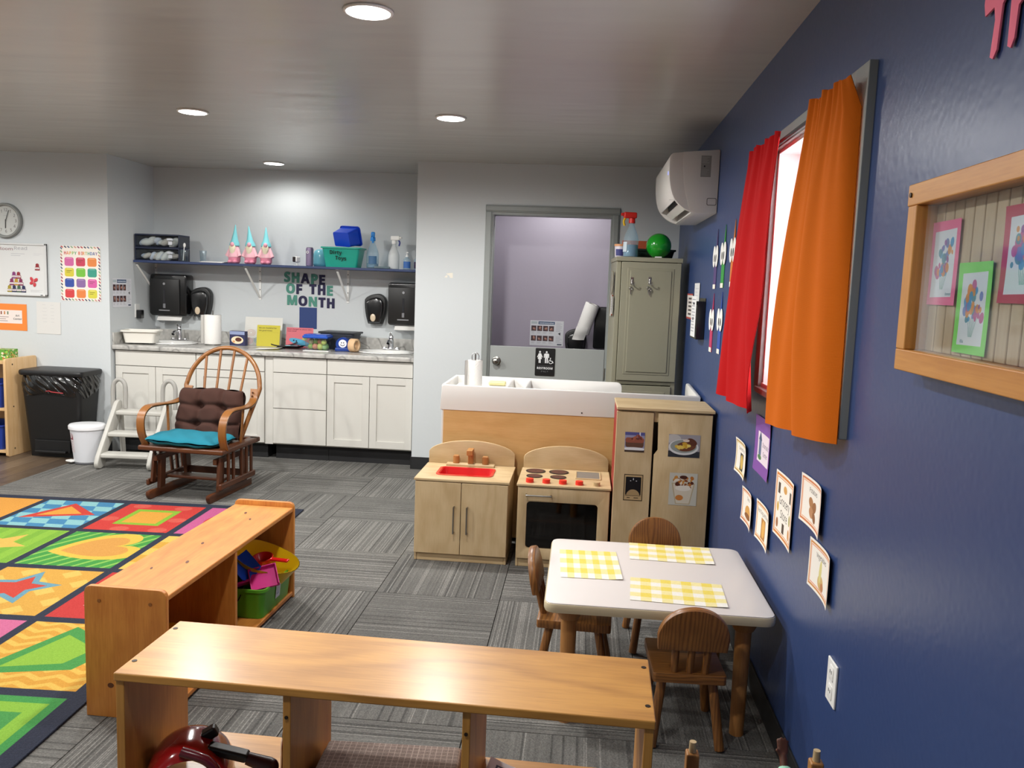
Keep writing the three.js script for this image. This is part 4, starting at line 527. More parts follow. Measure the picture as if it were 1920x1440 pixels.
// ---------------------------------------------------------------- rug
{ const PX = 400, W = 2.46, L = 3.95, cell = [0.5, 0.562], pit = [0.542, 0.612], b0 = 0.075;     // local: x to the left, y towards the viewer
  const star = (x, a, b, R, q, c, rot = 0) => pg(x, Array.from({ length: 10 }, (_, k) => { const r = k & 1 ? R * q : R, t = rot + (k * Math.PI) / 5; return [a + Math.sin(t) * r, b - Math.cos(t) * r * 1.1]; }), c);
  const heart = (x, a, b, s, c) => { x.save(); x.translate(a, b); x.scale(s, s * 1.1); x.beginPath(); x.moveTo(0, 40); x.bezierCurveTo(-60, 0, -52, -46, -22, -44); x.bezierCurveTo(-8, -44, 0, -32, 0, -24); x.bezierCurveTo(0, -32, 8, -44, 22, -44); x.bezierCurveTo(52, -46, 60, 0, 0, 40); x.fillStyle = c; x.fill(); x.restore(); };
  const draw = [
    (x, w, h) => { x.fillStyle = '#cf5f9c'; x.fillRect(0, 0, w, h); el(x, w / 2, h / 2, w * 0.36, h * 0.36, '#cf3440'); el(x, w / 2, h / 2, w * 0.24, h * 0.24, '#e0a23a'); },
    (x, w, h) => { x.fillStyle = '#d4342c'; x.fillRect(0, 0, w, h); for (const [a, b] of [[0.2, 0.08], [0.75, 0.1], [0.08, 0.6], [0.9, 0.55], [0.4, 0.93], [0.85, 0.92]]) el(x, a * w, b * h, 22, 18, '#df5a4c'); x.fillStyle = '#8fc22c'; x.fillRect(w * 0.22, h * 0.2, w * 0.56, h * 0.58); x.fillStyle = '#e8a838'; x.fillRect(w * 0.29, h * 0.28, w * 0.42, h * 0.43); },
    (x, w, h) => { x.fillStyle = '#8fcdd8'; x.fillRect(0, 0, w, h); for (let i = -4; i < 9; i++) for (let j = -2; j < 9; j++) if ((i + j) & 1) pg(x, [[i * 44 + j * 14, j * 40], [i * 44 + 44 + j * 14, j * 40], [i * 44 + 58 + j * 14, j * 40 + 40], [i * 44 + 14 + j * 14, j * 40 + 40]], '#3f8cc0'); pg(x, [[w * 0.42, h * 0.1], [w * 0.92, h * 0.5], [w * 0.1, h * 0.72]], '#d43a2c'); pg(x, [[w * 0.44, h * 0.22], [w * 0.74, h * 0.48], [w * 0.25, h * 0.61]], '#eba63a'); },
    (x, w, h) => { x.fillStyle = '#eba640'; x.fillRect(0, 0, w, h); pg(x, [[w * 0.2, h * 0.5], [w * 0.5, h * 0.2], [w * 0.8, h * 0.5], [w * 0.5, h * 0.8]], '#d4402c'); },
    (x, w, h) => { x.fillStyle = '#e6bb4a'; x.fillRect(0, 0, w, h); for (let k = 0; k < 5; k++) { x.fillStyle = k & 1 ? '#e0ae3c' : '#efcb62'; x.fillRect(0, k * h / 5, w, h / 5); } star(x, w / 2, h / 2, w * 0.3, 0.5, '#3f9ac0'); },
    (x, w, h) => { x.fillStyle = '#3fa040'; x.fillRect(0, 0, w, h); x.strokeStyle = '#8fcc5a'; x.lineWidth = 8; for (let k = -8; k < 16; k++) { x.beginPath(); x.moveTo(k * 30, h); x.lineTo(k * 30 + 120, 0); x.stroke(); } x.save(); x.translate(w * 0.5, h * 0.48); x.rotate(1.15); heart(x, 0, 0, 2.0, '#edc74a'); heart(x, 0, 0, 1.45, '#dfa24a'); x.restore(); },
    (x, w, h) => { x.fillStyle = '#8fc53a'; x.fillRect(0, 0, w, h); x.fillStyle = '#7fb832'; for (let k = 0; k < 5; k++) x.fillRect(k * 44, 0, 20, h); star(x, w * 0.5, h * 0.5, w * 0.36, 0.45, '#e6bf58', 0.4); },
    (x, w, h) => { x.fillStyle = '#d4402c'; x.fillRect(0, 0, w, h); },
    (x, w, h) => { x.fillStyle = '#cf3230'; x.fillRect(0, 0, w, h); star(x, w * 0.3, h * 0.65, w * 0.16, 0.45, '#eae3d5', 0.2); star(x, w * 0.16, h * 0.3, w * 0.13, 0.45, '#eae3d5'); star(x, w * 0.75, h * 0.75, w * 0.13, 0.45, '#eae3d5'); star(x, w * 0.55, h * 0.4, w * 0.24, 0.5, '#3f9a44'); },
    (x, w, h) => { x.fillStyle = '#e2ad45'; x.fillRect(0, 0, w, h); for (let i = 0; i < 5; i++) for (let j = 0; j < 5; j++) if ((i + j) & 1) pg(x, [[i * 42, j * 46 + 23], [i * 42 + 21, j * 46], [i * 42 + 42, j * 46 + 23], [i * 42 + 21, j * 46 + 46]], '#ecc862'); star(x, w * 0.42, h * 0.46, w * 0.4, 0.5, '#6fa6c0', 1.3); star(x, w * 0.42, h * 0.46, w * 0.27, 0.5, '#d4402f', 1.3); },
    (x, w, h) => { x.fillStyle = '#e6a840'; x.fillRect(0, 0, w, h); el(x, w / 2, h / 2, w * 0.3, h * 0.3, '#3f9ac0'); }, (x, w, h) => { x.fillStyle = '#3f8cc0'; x.fillRect(0, 0, w, h); },
    (x, w, h) => { x.fillStyle = '#e3a93a'; x.fillRect(0, 0, w, h); x.strokeStyle = '#efc75a'; x.lineWidth = 10; for (let k = -1; k < 14; k++) { x.beginPath(); for (let i = 0; i <= 8; i++) x.lineTo((i * w) / 8, k * 26 + (i & 1 ? 14 : 0)); x.stroke(); } pg(x, [[w * 0.4, h * 0.06], [w * 0.92, h * 0.36], [w * 0.78, h * 0.72], [w * 0.06, h * 0.86]], '#45a04a'); pg(x, [[w * 0.42, h * 0.2], [w * 0.76, h * 0.4], [w * 0.66, h * 0.64], [w * 0.22, h * 0.74]], '#93c83c'); },
    (x, w, h) => { x.fillStyle = '#d96fa2'; x.fillRect(0, 0, w, h); }, (x, w, h) => { x.fillStyle = '#8fc53a'; x.fillRect(0, 0, w, h); }, (x, w, h) => { x.fillStyle = '#eba640'; x.fillRect(0, 0, w, h); },
    (x, w, h) => { x.fillStyle = '#3fa04c'; x.fillRect(0, 0, w, h); for (const [k, c] of [[0.85, '#8fc83c'], [0.62, '#45a04c'], [0.4, '#93c83c'], [0.2, '#e3b43a']]) { x.fillStyle = c; x.fillRect(w * (0.5 - k / 2), h * (0.5 - k / 2), w * k, h * k); } },
    (x, w, h) => { x.fillStyle = '#d4402c'; x.fillRect(0, 0, w, h); }, (x, w, h) => { x.fillStyle = '#3f8cc0'; x.fillRect(0, 0, w, h); }, (x, w, h) => { x.fillStyle = '#e3b43a'; x.fillRect(0, 0, w, h); },
  ];
  const tex = cv(W * PX, L * PX, (x, w, h) => { x.fillStyle = '#1b2540'; x.fillRect(0, 0, w, h); for (let r = 0; r < 6; r++) for (let c = 0; c < 4; c++) { x.save(); x.translate(w - (b0 + cell[0] + c * pit[0]) * PX, (b0 + r * pit[1]) * PX); x.beginPath(); x.rect(0, 0, cell[0] * PX, cell[1] * PX); x.clip(); draw[(r * 4 + c) % draw.length](x, cell[0] * PX, cell[1] * PX); x.restore(); } const d = x.getImageData(0, 0, w, h), rn = rng(3); for (let k = 0; k < d.data.length; k += 4) { const n = (rn() - 0.5) * 22; for (let q = 0; q < 3; q++) d.data[k + q] = clamp(d.data[k + q] + n); } x.putImageData(d, 0, 0); });
  const fz = fuzz.clone(); fz.repeat.set(10, 14); fz.needsUpdate = true;
  const t = thing('area_rug', 'bright patchwork rug of shapes in squares with navy border', 'rug', [-1.755, 0.0005, -5.135], rad(2.1));
  const g = bx(W, 0.009, L, -W / 2, 0.0045, L / 2, 0.003), p = g.attributes.position, uv = g.attributes.uv; for (let i = 0; i < p.count; i++) uv.setXY(i, 1 + p.getX(i) / W, 1 - p.getZ(i) / L);
  mesh('pile', KEEP(keepPrep(g)), std(0xc9c6c0, 0.95, { map: tex, bumpMap: fz, bumpScale: 0.002 }), t);
}

// ---------------------------------------------------------------- low pine bench shelf
const BN = { x: -1.462, z: -3.115, r: rad(-1.2) };
{ const t = thing('low_pine_shelf', 'low orange pine shelf bench with rounded end panels', 'shelf', [BN.x, 0, BN.z], BN.r); const D = 0.29, L = 1.17, H = 0.46;
  for (const s of [-1, 1]) { mesh('end_panel', ext((() => { const a = rrect(-D / 2, D / 2, 0, H, 0.0); const q = new THREE.Shape(); q.moveTo(-D / 2, 0); q.lineTo(D / 2, 0); q.lineTo(D / 2, H - 0.03); q.quadraticCurveTo(D / 2, H, D / 2 - 0.03, H); q.lineTo(-D / 2 + 0.03, H); q.quadraticCurveTo(-D / 2, H, -D / 2, H - 0.03); return q; })(), 0.02, 0.004).translate(0, 0, s * (L / 2 - 0.01) - 0.01), M.pine, t, 'y');
    if (s > 0) for (const x of [-0.09, 0.09]) mesh('dowel_plug', cyl(0.006, 0.006, 0.002).rotateX(Math.PI / 2).translate(x, H - 0.05, L / 2), M.oak, t); }
  mesh('top_board', bb(-D / 2 + 0.003, D / 2 - 0.003, H - 0.043, H - 0.023, -L / 2 + 0.02, L / 2 - 0.02, 0.005), M.pine, t, 'z');
  mesh('bottom_board', bb(-D / 2 + 0.003, D / 2 - 0.003, 0.012, 0.03, -L / 2 + 0.02, L / 2 - 0.02), M.pine, t, 'z');
  mesh('back_panel', bb(-D / 2, -D / 2 + 0.006, 0.012, H - 0.043, -L / 2 + 0.02, L / 2 - 0.02, 0.001), M.pine, t, 'z');
  mesh('divider', bb(-D / 2 + 0.006, D / 2 - 0.005, 0.03, H - 0.043, 0.03, 0.05), M.pine, t, 'y');
  const knot = std(0x5c2f14, 0.5); for (const [x, z, r] of [[-0.03, -0.43, 0.006], [0.03, -0.34, 0.005], [-0.01, 0.02, 0.0055], [0.04, 0.24, 0.006], [-0.05, 0.33, 0.0045]]) mesh('knot', cyl(r, r, 0.001, 0, 0, 0, 16).scale(1, 1, 2.6).rotateY(0.3).translate(x, H - 0.0234, z), knot, t); for (const [x, y, r] of [[-0.055, 0.115, 0.011]]) mesh('knot', cyl(r, r, 0.001, 0, 0, 0, 18).scale(1, 1, 0.8).rotateX(Math.PI / 2).translate(x, y, L / 2 - 0.0003), knot, t); }
const inBench = (x, y, z) => [BN.x + x * Math.cos(BN.r) + z * Math.sin(BN.r), y, BN.z - x * Math.sin(BN.r) + z * Math.cos(BN.r)];
{ const t = thing('green_bin', 'green plastic bin of sand toys on the low pine shelf', 'bin', inBench(0.02, 0.031, -0.385), BN.r); mesh('bin', tub(0.25, 0.345, 0.135, 0.9, 0.01), phys(0x4f9a22, 0.35), t);
  const tex = cv(128, 160, (x) => { x.fillStyle = '#cdd6e2'; x.fillRect(0, 0, 128, 160); x.strokeStyle = '#7a94b8'; x.lineWidth = 10; x.strokeRect(34, 36, 56, 80); scribble(x, 40, 60, 44, 3, 18, '#7a94b8'); });
  mesh('sticker', KEEP(new THREE.PlaneGeometry(0.05, 0.07).rotateY(Math.PI / 2).rotateZ(-0.09).translate(0.1225, 0.075, 0.0)), paperMat(tex), t); }
{ const t = thing('yellow_bin', 'yellow plastic bin in the near bay of the low pine shelf', 'bin', inBench(0.0, 0.031, 0.3), BN.r); mesh('bin', tub(0.24, 0.34, 0.11, 0.9, 0.01), phys(0xe0a818, 0.35), t); }
// sand toys in the green bin
{ const c = inBench(0.04, 0.13, -0.43), t = thing('yellow_scoop', 'large yellow scoop tilted over the green bin', 'toy', c, 0.2); t.rotation.z = -0.16; t.rotation.x = 0.3; t.scale.setScalar(1.3);
  const n = 40, f = (u, v) => { const a = u * Math.PI * 2, k = 1 + 0.32 * Math.max(0, Math.cos(a)) ** 3, r = 0.085 * (0.6 + 0.4 * v) * k; return V(Math.cos(a) * r * 1.15, v * 0.1 * (1 - 0.25 * Math.cos(a)), Math.sin(a) * r); }; mesh('bowl', sheet(f, n, 6, 0.004), phys(0xe6bf18, 0.28), t); mesh('bottom', cyl(0.052, 0.052, 0.004, 0, 0, 0, 32).scale(1.2, 1, 1), phys(0xd8b014, 0.3), t); }
function scoop(pos, rot, c, label, s = 1) { const t = thing('sand_scoop', label, 'toy', pos); t.rotation.set(...rot); const f = (u, v) => { const x = (u - 0.5) * 2; return V(x * 0.05 * s, 0.028 * s * (x * x) + 0.01 * (1 - v), (v - 0.5) * 0.12 * s * (1 - 0.15 * x * x)); }; mesh('blade', sheet(f, 12, 8, 0.004), phys(c, 0.28), t); mesh('handle', rod(V(0, 0.016 * s, -0.05 * s), V(0, 0.03 * s, -0.16 * s), 0.011 * s, 0.009 * s), phys(c, 0.28), t); return t; }
{ const t = thing('red_scoop', 'red cup scoop lying inside the yellow scoop', 'toy', inBench(0.06, 0.2, -0.42), 1.35); t.rotation.z = 0.2; t.scale.setScalar(0.95); mesh('cup', [lathe([[0.001, 0], [0.034, 0.002], [0.046, 0.045], [0.049, 0.045], [0.049, 0.048], [0.043, 0.047], [0.032, 0.006], [0.001, 0.005]], 32)], phys(0xd81c1c, 0.28), t); mesh('handle', plank(V(0, 0.042, 0.045), V(0, 0.046, 0.14), 0.024, 0.01, 0.004), phys(0xd81c1c, 0.28), t); }
scoop(inBench(-0.06, 0.235, -0.27), [1.25, 0.5, 0.5], 0x1a50d0, 'upper blue plastic sand shovel in the green bin'); scoop(inBench(0.02, 0.225, -0.3), [1.1, 0.9, -0.5], 0x1c58d8, 'lower blue plastic sand shovel in the green bin');
scoop(inBench(-0.01, 0.105, -0.27), [0.25, 0.2, 0.3], 0x13321c, 'dark green sand shovel deep in the green bin', 1.1);
scoop(inBench(-0.045, 0.1, -0.29), [0.1, 2.2, 0.2], 0xd98aa8, 'pale pink sand shovel low in the green bin', 0.7);
{ const t = thing('pink_pan', 'square pink dustpan scoop on the green bin edge', 'toy', inBench(0.115, 0.19, -0.29), 0.5); t.rotation.set(0.75, 0.45, -0.15); const c = phys(0xc8247e, 0.32); mesh('pan', [bx(0.12, 0.005, 0.105, 0, 0, 0, 0.002), bx(0.005, 0.022, 0.105, -0.058, 0.01, 0, 0.002), bx(0.005, 0.022, 0.105, 0.058, 0.01, 0, 0.002), bx(0.12, 0.022, 0.005, 0, 0.01, -0.05, 0.002), bx(0.12, 0.01, 0.005, 0, 0.004, 0.05, 0.002)], c, t); mesh('handle', plank(V(-0.058, 0.008, 0), V(-0.12, 0.0, 0.0), 0.022, 0.012), c, t); }

// ---------------------------------------------------------------- near honey-coloured shelf
const NS = { x: -0.405, z: -1.812, r: rad(-1.3) };
const inShelf = (x, y, z) => [NS.x + x * Math.cos(NS.r) + z * Math.sin(NS.r), y, NS.z - x * Math.sin(NS.r) + z * Math.cos(NS.r)];
{ const t = thing('open_shelf', 'honey birch open shelf unit nearest the viewer', 'shelf', [NS.x, 0, NS.z], NS.r); const W = 1.2, D = 0.295, H = 0.612;
  mesh('top_board', bb(-W / 2, W / 2, H - 0.02, H, -D / 2, D / 2, 0.0035), M.honey, t);
  for (const s of [-1, 1]) mesh('side_panel', bb(s * (W / 2 - 0.003), s * (W / 2 - 0.023), 0.0, H - 0.02, -D / 2 + 0.004, D / 2 - 0.004, 0.002), M.honey, t, 'y');
  for (const y of [0.302, 0.03]) mesh('shelf_board', bb(-W / 2 + 0.023, W / 2 - 0.023, y, y + 0.02, -D / 2 + 0.004, D / 2 - 0.004, 0.002), M.honey, t);
  for (const x of [-0.2, 0.2]) for (const [a, b] of [[0.322, H - 0.02], [0.05, 0.302]]) { const d = mesh('divider', bb(x - 0.009, x + 0.009, a, b, -D / 2 + 0.006, D / 2 - 0.006, 0.002), M.honey, t, 'y'); for (const y of [a + 0.06, b - 0.05]) mesh('screw', cyl(0.004, 0.004, 0.002).rotateX(Math.PI / 2).translate(x, y, D / 2 - 0.005), M.screw, d); }
  for (const s of [-1, 1]) for (const z of [-0.1, 0.085]) mesh('screw', cyl(0.006, 0.006, 0.0015, s * (W / 2 - 0.014), H - 0.0005, z), M.screw, t); }
// toys in the shelf
{ const t = thing('red_ride_toy', 'glossy red toy helmet with black handle in the near shelf', 'toy', inShelf(-0.472, 0.323, 0.045), 0.35); t.scale.setScalar(0.72); const rd = phys(0x8e0f14, 0.16, { clearcoat: 1, clearcoatRoughness: 0.1 });
  mesh('shell', sheet((u, v) => { const a = -0.25 + u * (Math.PI + 0.1), x = Math.cos(a) * 0.135 * (1 - 0.12 * (v - 0.5) ** 2 * 4), y = Math.max(0.004, Math.sin(a) * 0.135 * (1 - 0.25 * ((v - 0.5) * 2) ** 4)); return V(-x, y, (v - 0.5) * 0.2); }, 30, 14, 0.006), rd, t);
  mesh('inner_frame', tube([V(-0.02, 0.13, 0.09), V(0.06, 0.1, 0.11), V(0.09, 0.04, 0.11), V(0.02, 0.02, 0.11)], 0.016), phys(0x5a1420, 0.25, { clearcoat: 0.6 }), t);
  mesh('grip', bx(0.135, 0.03, 0.045, 0, 0, 0, 0.01).rotateZ(-0.22).rotateY(-0.25).translate(0.12, 0.095, 0.06), M.black, t);
  mesh('nozzle', [rod(V(0.18, 0.075, 0.075), V(0.25, 0.05, 0.09), 0.02, 0.026), new THREE.SphereGeometry(0.028, 18, 14).translate(0.252, 0.045, 0.09)], std(0x3c1319, 0.4), t);
  mesh('buckle', bx(0.05, 0.035, 0.04, 0, 0, 0, 0.008).rotateZ(0.5).translate(0.06, 0.135, 0.0), M.black, t); }
{ const t = thing('grey_wrench_toy', 'silver and green toy tool lying beside the red helmet', 'toy', inShelf(-0.26, 0.323, 0.075), 0.2); mesh('tool_head', sheet((u, v) => V((u - 0.5) * 0.13, 0.004 + 0.045 * Math.sin(u * Math.PI) * (0.5 + 0.5 * v), (v - 0.5) * 0.07), 12, 6, 0.006), std(0xc4c8c4, 0.35, { metalness: 0.3 }), t); mesh('lever', plank(V(-0.03, 0.05, 0.02), V(0.09, 0.045, 0.02), 0.026, 0.012, 0.005), std(0x2f5a44, 0.4), t); }
{ const t = thing('red_dome_toy', 'second glossy red toy dome behind the first shelf divider', 'toy', inShelf(-0.245, 0.323, -0.045)); mesh('dome', lathe([[0.034, 0], [0.034, 0.02], [0.033, 0.07], [0.028, 0.1], [0.016, 0.118], [0.001, 0.122]], 32).scale(1, 1, 2.2), phys(0x7c0c10, 0.14, { clearcoat: 1 }), t); }
{ const pl = dataTex(256, 256, (u, v) => { const g = (q) => ((q * 17) % 1 < 0.14 ? 1 : 0), n = vnoise(u * 128, v * 128, 128, 128, 7) * 26, k = Math.max(g(u), g(v)), w = vnoise(u * 6, v * 6, 6, 6, 8) * 14; return [142 + 40 * k - n + w, 126 + 38 * k - n + w, 118 + 36 * k - n + w].map(clamp); }, true, 0.24, 0.24);
  const t = thing('folded_blanket', 'folded grey brown plaid blanket in the middle shelf bay', 'blanket', inShelf(-0.005, 0.323, 0.02), 0.05), m = std(0xffffff, 0.95, { map: pl }); for (let k = 0; k < 2; k++) mesh('fold', (() => { const g = new RoundedBoxGeometry(0.345 - 0.012 * k, 0.026, 0.215, 6, 0.012), p = g.attributes.position; for (let i = 0; i < p.count; i++) p.setY(i, p.getY(i) + 0.004 * Math.sin(p.getX(i) * 22 + k) + 0.003 * Math.sin(p.getZ(i) * 30 + k * 2)); g.computeVertexNormals(); return g.translate(0.004 * k, 0.0165 + k * 0.025, 0); })(), m, t); }
{ const tex = cv(256, 200, (x) => { x.fillStyle = '#d5ccce'; x.fillRect(0, 0, 256, 200); x.strokeStyle = '#33304a'; x.lineWidth = 5; x.strokeRect(24, 22, 206, 154); scribble(x, 44, 54, 160, 5, 24, '#8a8494'); });
  tag(mesh('worksheet', (() => { const p = inShelf(0.33, 0.324, 0.03); return sheet((u, v) => V((u - 0.5) * 0.22, 0.004 + 0.03 * (1 - u) ** 3 + 0.012 * v * v, (0.5 - v) * 0.17), 10, 6, 0.001).rotateY(-0.15).translate(...p); })(), paperMat(tex)), 'curled worksheet with a dark border in the right shelf bay', 'paper'); }

// ---------------------------------------------------------------- doll bed at the bottom edge
const DB = [0.47, 0, -1.8];
{ const t = thing('doll_bed', 'wooden doll bed with pegged corner posts by the blue wall', 'doll bed', DB, 0); const w = M.leg;
  for (const [x, z] of [[-0.15, -0.16], [0.15, -0.165], [-0.15, 0.2], [0.15, 0.2]]) { const p = mesh('post', bx(0.032, 0.375, 0.032, x, 0.1875, z, 0.005), w, t, 'y'); mesh('peg', cyl(0.0095, 0.0085, 0.03, x, 0.372, z, 18), M.birch, p); }
  for (const x of [-0.15, 0.15]) mesh('side_rail', bx(0.018, 0.05, 0.33, x, 0.2, 0.02), w, t, 'z'); for (const z of [-0.162, 0.2]) mesh('end_rail', bx(0.27, 0.06, 0.018, 0, 0.23, z), w, t);
  mesh('base', bx(0.28, 0.012, 0.34, 0, 0.19, 0.02), w, t); }
tag(mesh('doll_mattress', bx(0.26, 0.045, 0.32, DB[0], 0.2195, DB[2] + 0.02, 0.018), std(0x4a3a66, 0.9)), 'purple mattress in the doll bed', 'mattress');
{ const skin = std(0x5a3222, 0.55), t = thing('doll', 'brown doll in a mint shirt raising one arm', 'doll', [DB[0] + 0.035, 0.262, DB[2] - 0.02]);
  const A = V(0.0, 0.06, -0.02), d = (p) => { let q = capD(p, V(0, 0.035, 0.1), V(0, 0.035, 0.0), 0.032, 0.03); q = smin(q, p.distanceTo(V(0, 0.05, -0.065)) - 0.042, 0.012); q = smin(q, capD(p, V(0.025, 0.045, 0.0), V(0.022, 0.11, -0.06), 0.014, 0.011), 0.012); q = smin(q, capD(p, V(0.022, 0.11, -0.06), V(0.02, 0.15, -0.09), 0.011, 0.009), 0.006);
    for (const [a, l] of [[-0.008, 0.026], [-0.003, 0.03], [0.003, 0.029], [0.008, 0.024]]) q = smin(q, capD(p, V(0.02 + a, 0.156, -0.094), V(0.02 + a * 1.4, 0.156 + l, -0.104), 0.0042, 0.0034), 0.003); q = smin(q, capD(p, V(0.015, 0.15, -0.089), V(0.004, 0.164, -0.089), 0.0042, 0.0036), 0.003);
    q = smin(q, capD(p, V(-0.03, 0.045, 0.0), V(-0.055, 0.02, 0.06), 0.014, 0.01), 0.01); for (const s of [-1, 1]) q = smin(q, capD(p, V(0.016 * s, 0.03, 0.1), V(0.02 * s, 0.02, 0.17), 0.018, 0.013), 0.01); return q; };
  mesh('body', sdf(d, V(-0.08, -0.01, -0.12), V(0.08, 0.2, 0.19), 0.0042), skin, t);
  const sh = (p) => { let q = capD(p, V(0, 0.036, 0.1), V(0, 0.037, 0.0), 0.037, 0.034); q = smin(q, capD(p, V(0.025, 0.045, 0.0), V(0.0215, 0.118, -0.066), 0.021, 0.02), 0.01); return smin(q, capD(p, V(-0.03, 0.045, 0.0), V(-0.045, 0.03, 0.035), 0.02, 0.018), 0.01); };
  mesh('shirt', sdf(sh, V(-0.08, -0.01, -0.1), V(0.08, 0.13, 0.15), 0.005), std(0x9fd8bc, 0.8), t);
  mesh('hair', new THREE.SphereGeometry(0.045, 24, 16, 0, Math.PI * 2, 0, 1.7).rotateX(-1.3).translate(0, 0.051, -0.069), std(0x1c1210, 0.7), t); for (const s of [-1, 1]) mesh('eye', new THREE.SphereGeometry(0.005, 10, 8).translate(0.014 * s, 0.09, -0.06), M.black, t); mesh('mouth', new THREE.SphereGeometry(1, 10, 8).scale(0.008, 0.002, 0.003).translate(0, 0.088, -0.038), std(0x7a2a2a, 0.5), t); }
tag(mesh('purple_ribbon', tube([V(0.415, 0.25, -1.86), V(0.425, 0.3, -1.88), V(0.45, 0.325, -1.9), V(0.475, 0.32, -1.905)], 0.006), std(0x5a2f94, 0.6)), 'curl of purple ribbon in the doll bed', 'ribbon');

// ---------------------------------------------------------------- play kitchen: sink, stove, fridge
function archBack(w, h0, h1, d) { const s = new THREE.Shape(); s.moveTo(-w / 2, 0); s.lineTo(w / 2, 0); s.lineTo(w / 2, h0); s.bezierCurveTo(w / 2, h0 + (h1 - h0) * 0.5, w * 0.26, h1, 0, h1); s.bezierCurveTo(-w * 0.26, h1, -w / 2, h0 + (h1 - h0) * 0.5, -w / 2, h0); return ext(s, d, 0.004, 20); }
const barHandle = (a, b, out) => [tube([a, a.clone().add(out.clone().multiplyScalar(0.85)), a.clone().lerp(b, 0.06).add(out), a.clone().lerp(b, 0.94).add(out), b.clone().add(out.clone().multiplyScalar(0.85)), b], 0.0042, false, 40, 10)];
const PZ = -4.31;
{ const t = thing('play_sink', 'birch play kitchen sink unit with red basin', 'play sink', [-0.607, 0, PZ]), W = 0.505, D = 0.41;
  mesh('carcass', [bb(-W / 2, -W / 2 + 0.014, 0, 0.447, -D, -0.016), bb(W / 2 - 0.014, W / 2, 0, 0.447, -D, -0.016), bb(-W / 2, W / 2, 0.045, 0.06, -D, -0.016), bb(-W / 2, W / 2, 0.05, 0.447, -D, -D + 0.01)], M.birch, t, 'y');
  mesh('kick_board', bb(-W / 2 + 0.014, W / 2 - 0.014, 0, 0.045, -0.03, -0.018), M.birch, t);
  const top = poly([[-W / 2 - 0.006, 0.008], [W / 2 + 0.006, 0.008], [W / 2 + 0.006, D], [-W / 2 - 0.006, D]]); top.holes.push(rrect(-0.148, 0.142, 0.115, 0.3, 0.02, THREE.Path)); mesh('counter_top', ext(top, 0.014, 0.003).rotateX(-Math.PI / 2).translate(0, 0.447, 0.01), M.birch, t);
  mesh('red_basin', (() => { const g = tub(0.29, 0.185, 0.085, 0.88, 0.014); return g.translate(-0.003, 0.38, -0.198); })(), M.red, t);
  mesh('arch_back', archBack(W, 0.075, 0.152, 0.014).translate(0, 0.45, -D - 0.003), M.birch, t);
  for (const s of [-1, 1]) { const d = mesh('door', bb(s * 0.0015, s * (W / 2 - 0.001), 0.047, 0.443, -0.016, 0, 0.002), M.birch, t, 'y'); mesh('handle', barHandle(V(s * 0.036, 0.312, 0), V(s * 0.036, 0.17, 0), V(0, 0, 0.026)), M.steel, d); }
  mesh('tap_board', bx(0.28, 0.014, 0.05, 0.0, 0.468, -0.355, 0.004), M.birch, t);
  mesh('tap', [bx(0.032, 0.06, 0.028, 0, 0.505, -0.36, 0.003), bx(0.034, 0.03, 0.085, 0, 0.55, -0.33, 0.003)], M.leg, t, 'y');
  for (const x of [-0.085, 0.085]) mesh('tap_knob', [cyl(0.019, 0.019, 0.04, x, 0.475, -0.36, 20), bx(0.03, 0.012, 0.03, x, 0.515, -0.36)], M.leg, t, 'y'); }
const burner = cv(256, 256, (x) => { x.fillStyle = '#2a201e'; x.fillRect(0, 0, 256, 256); x.strokeStyle = '#7a3f34'; x.lineWidth = 9; for (const r of [30, 52, 74, 96]) { x.beginPath(); x.arc(128, 128, r, 0, 7); x.stroke(); } });
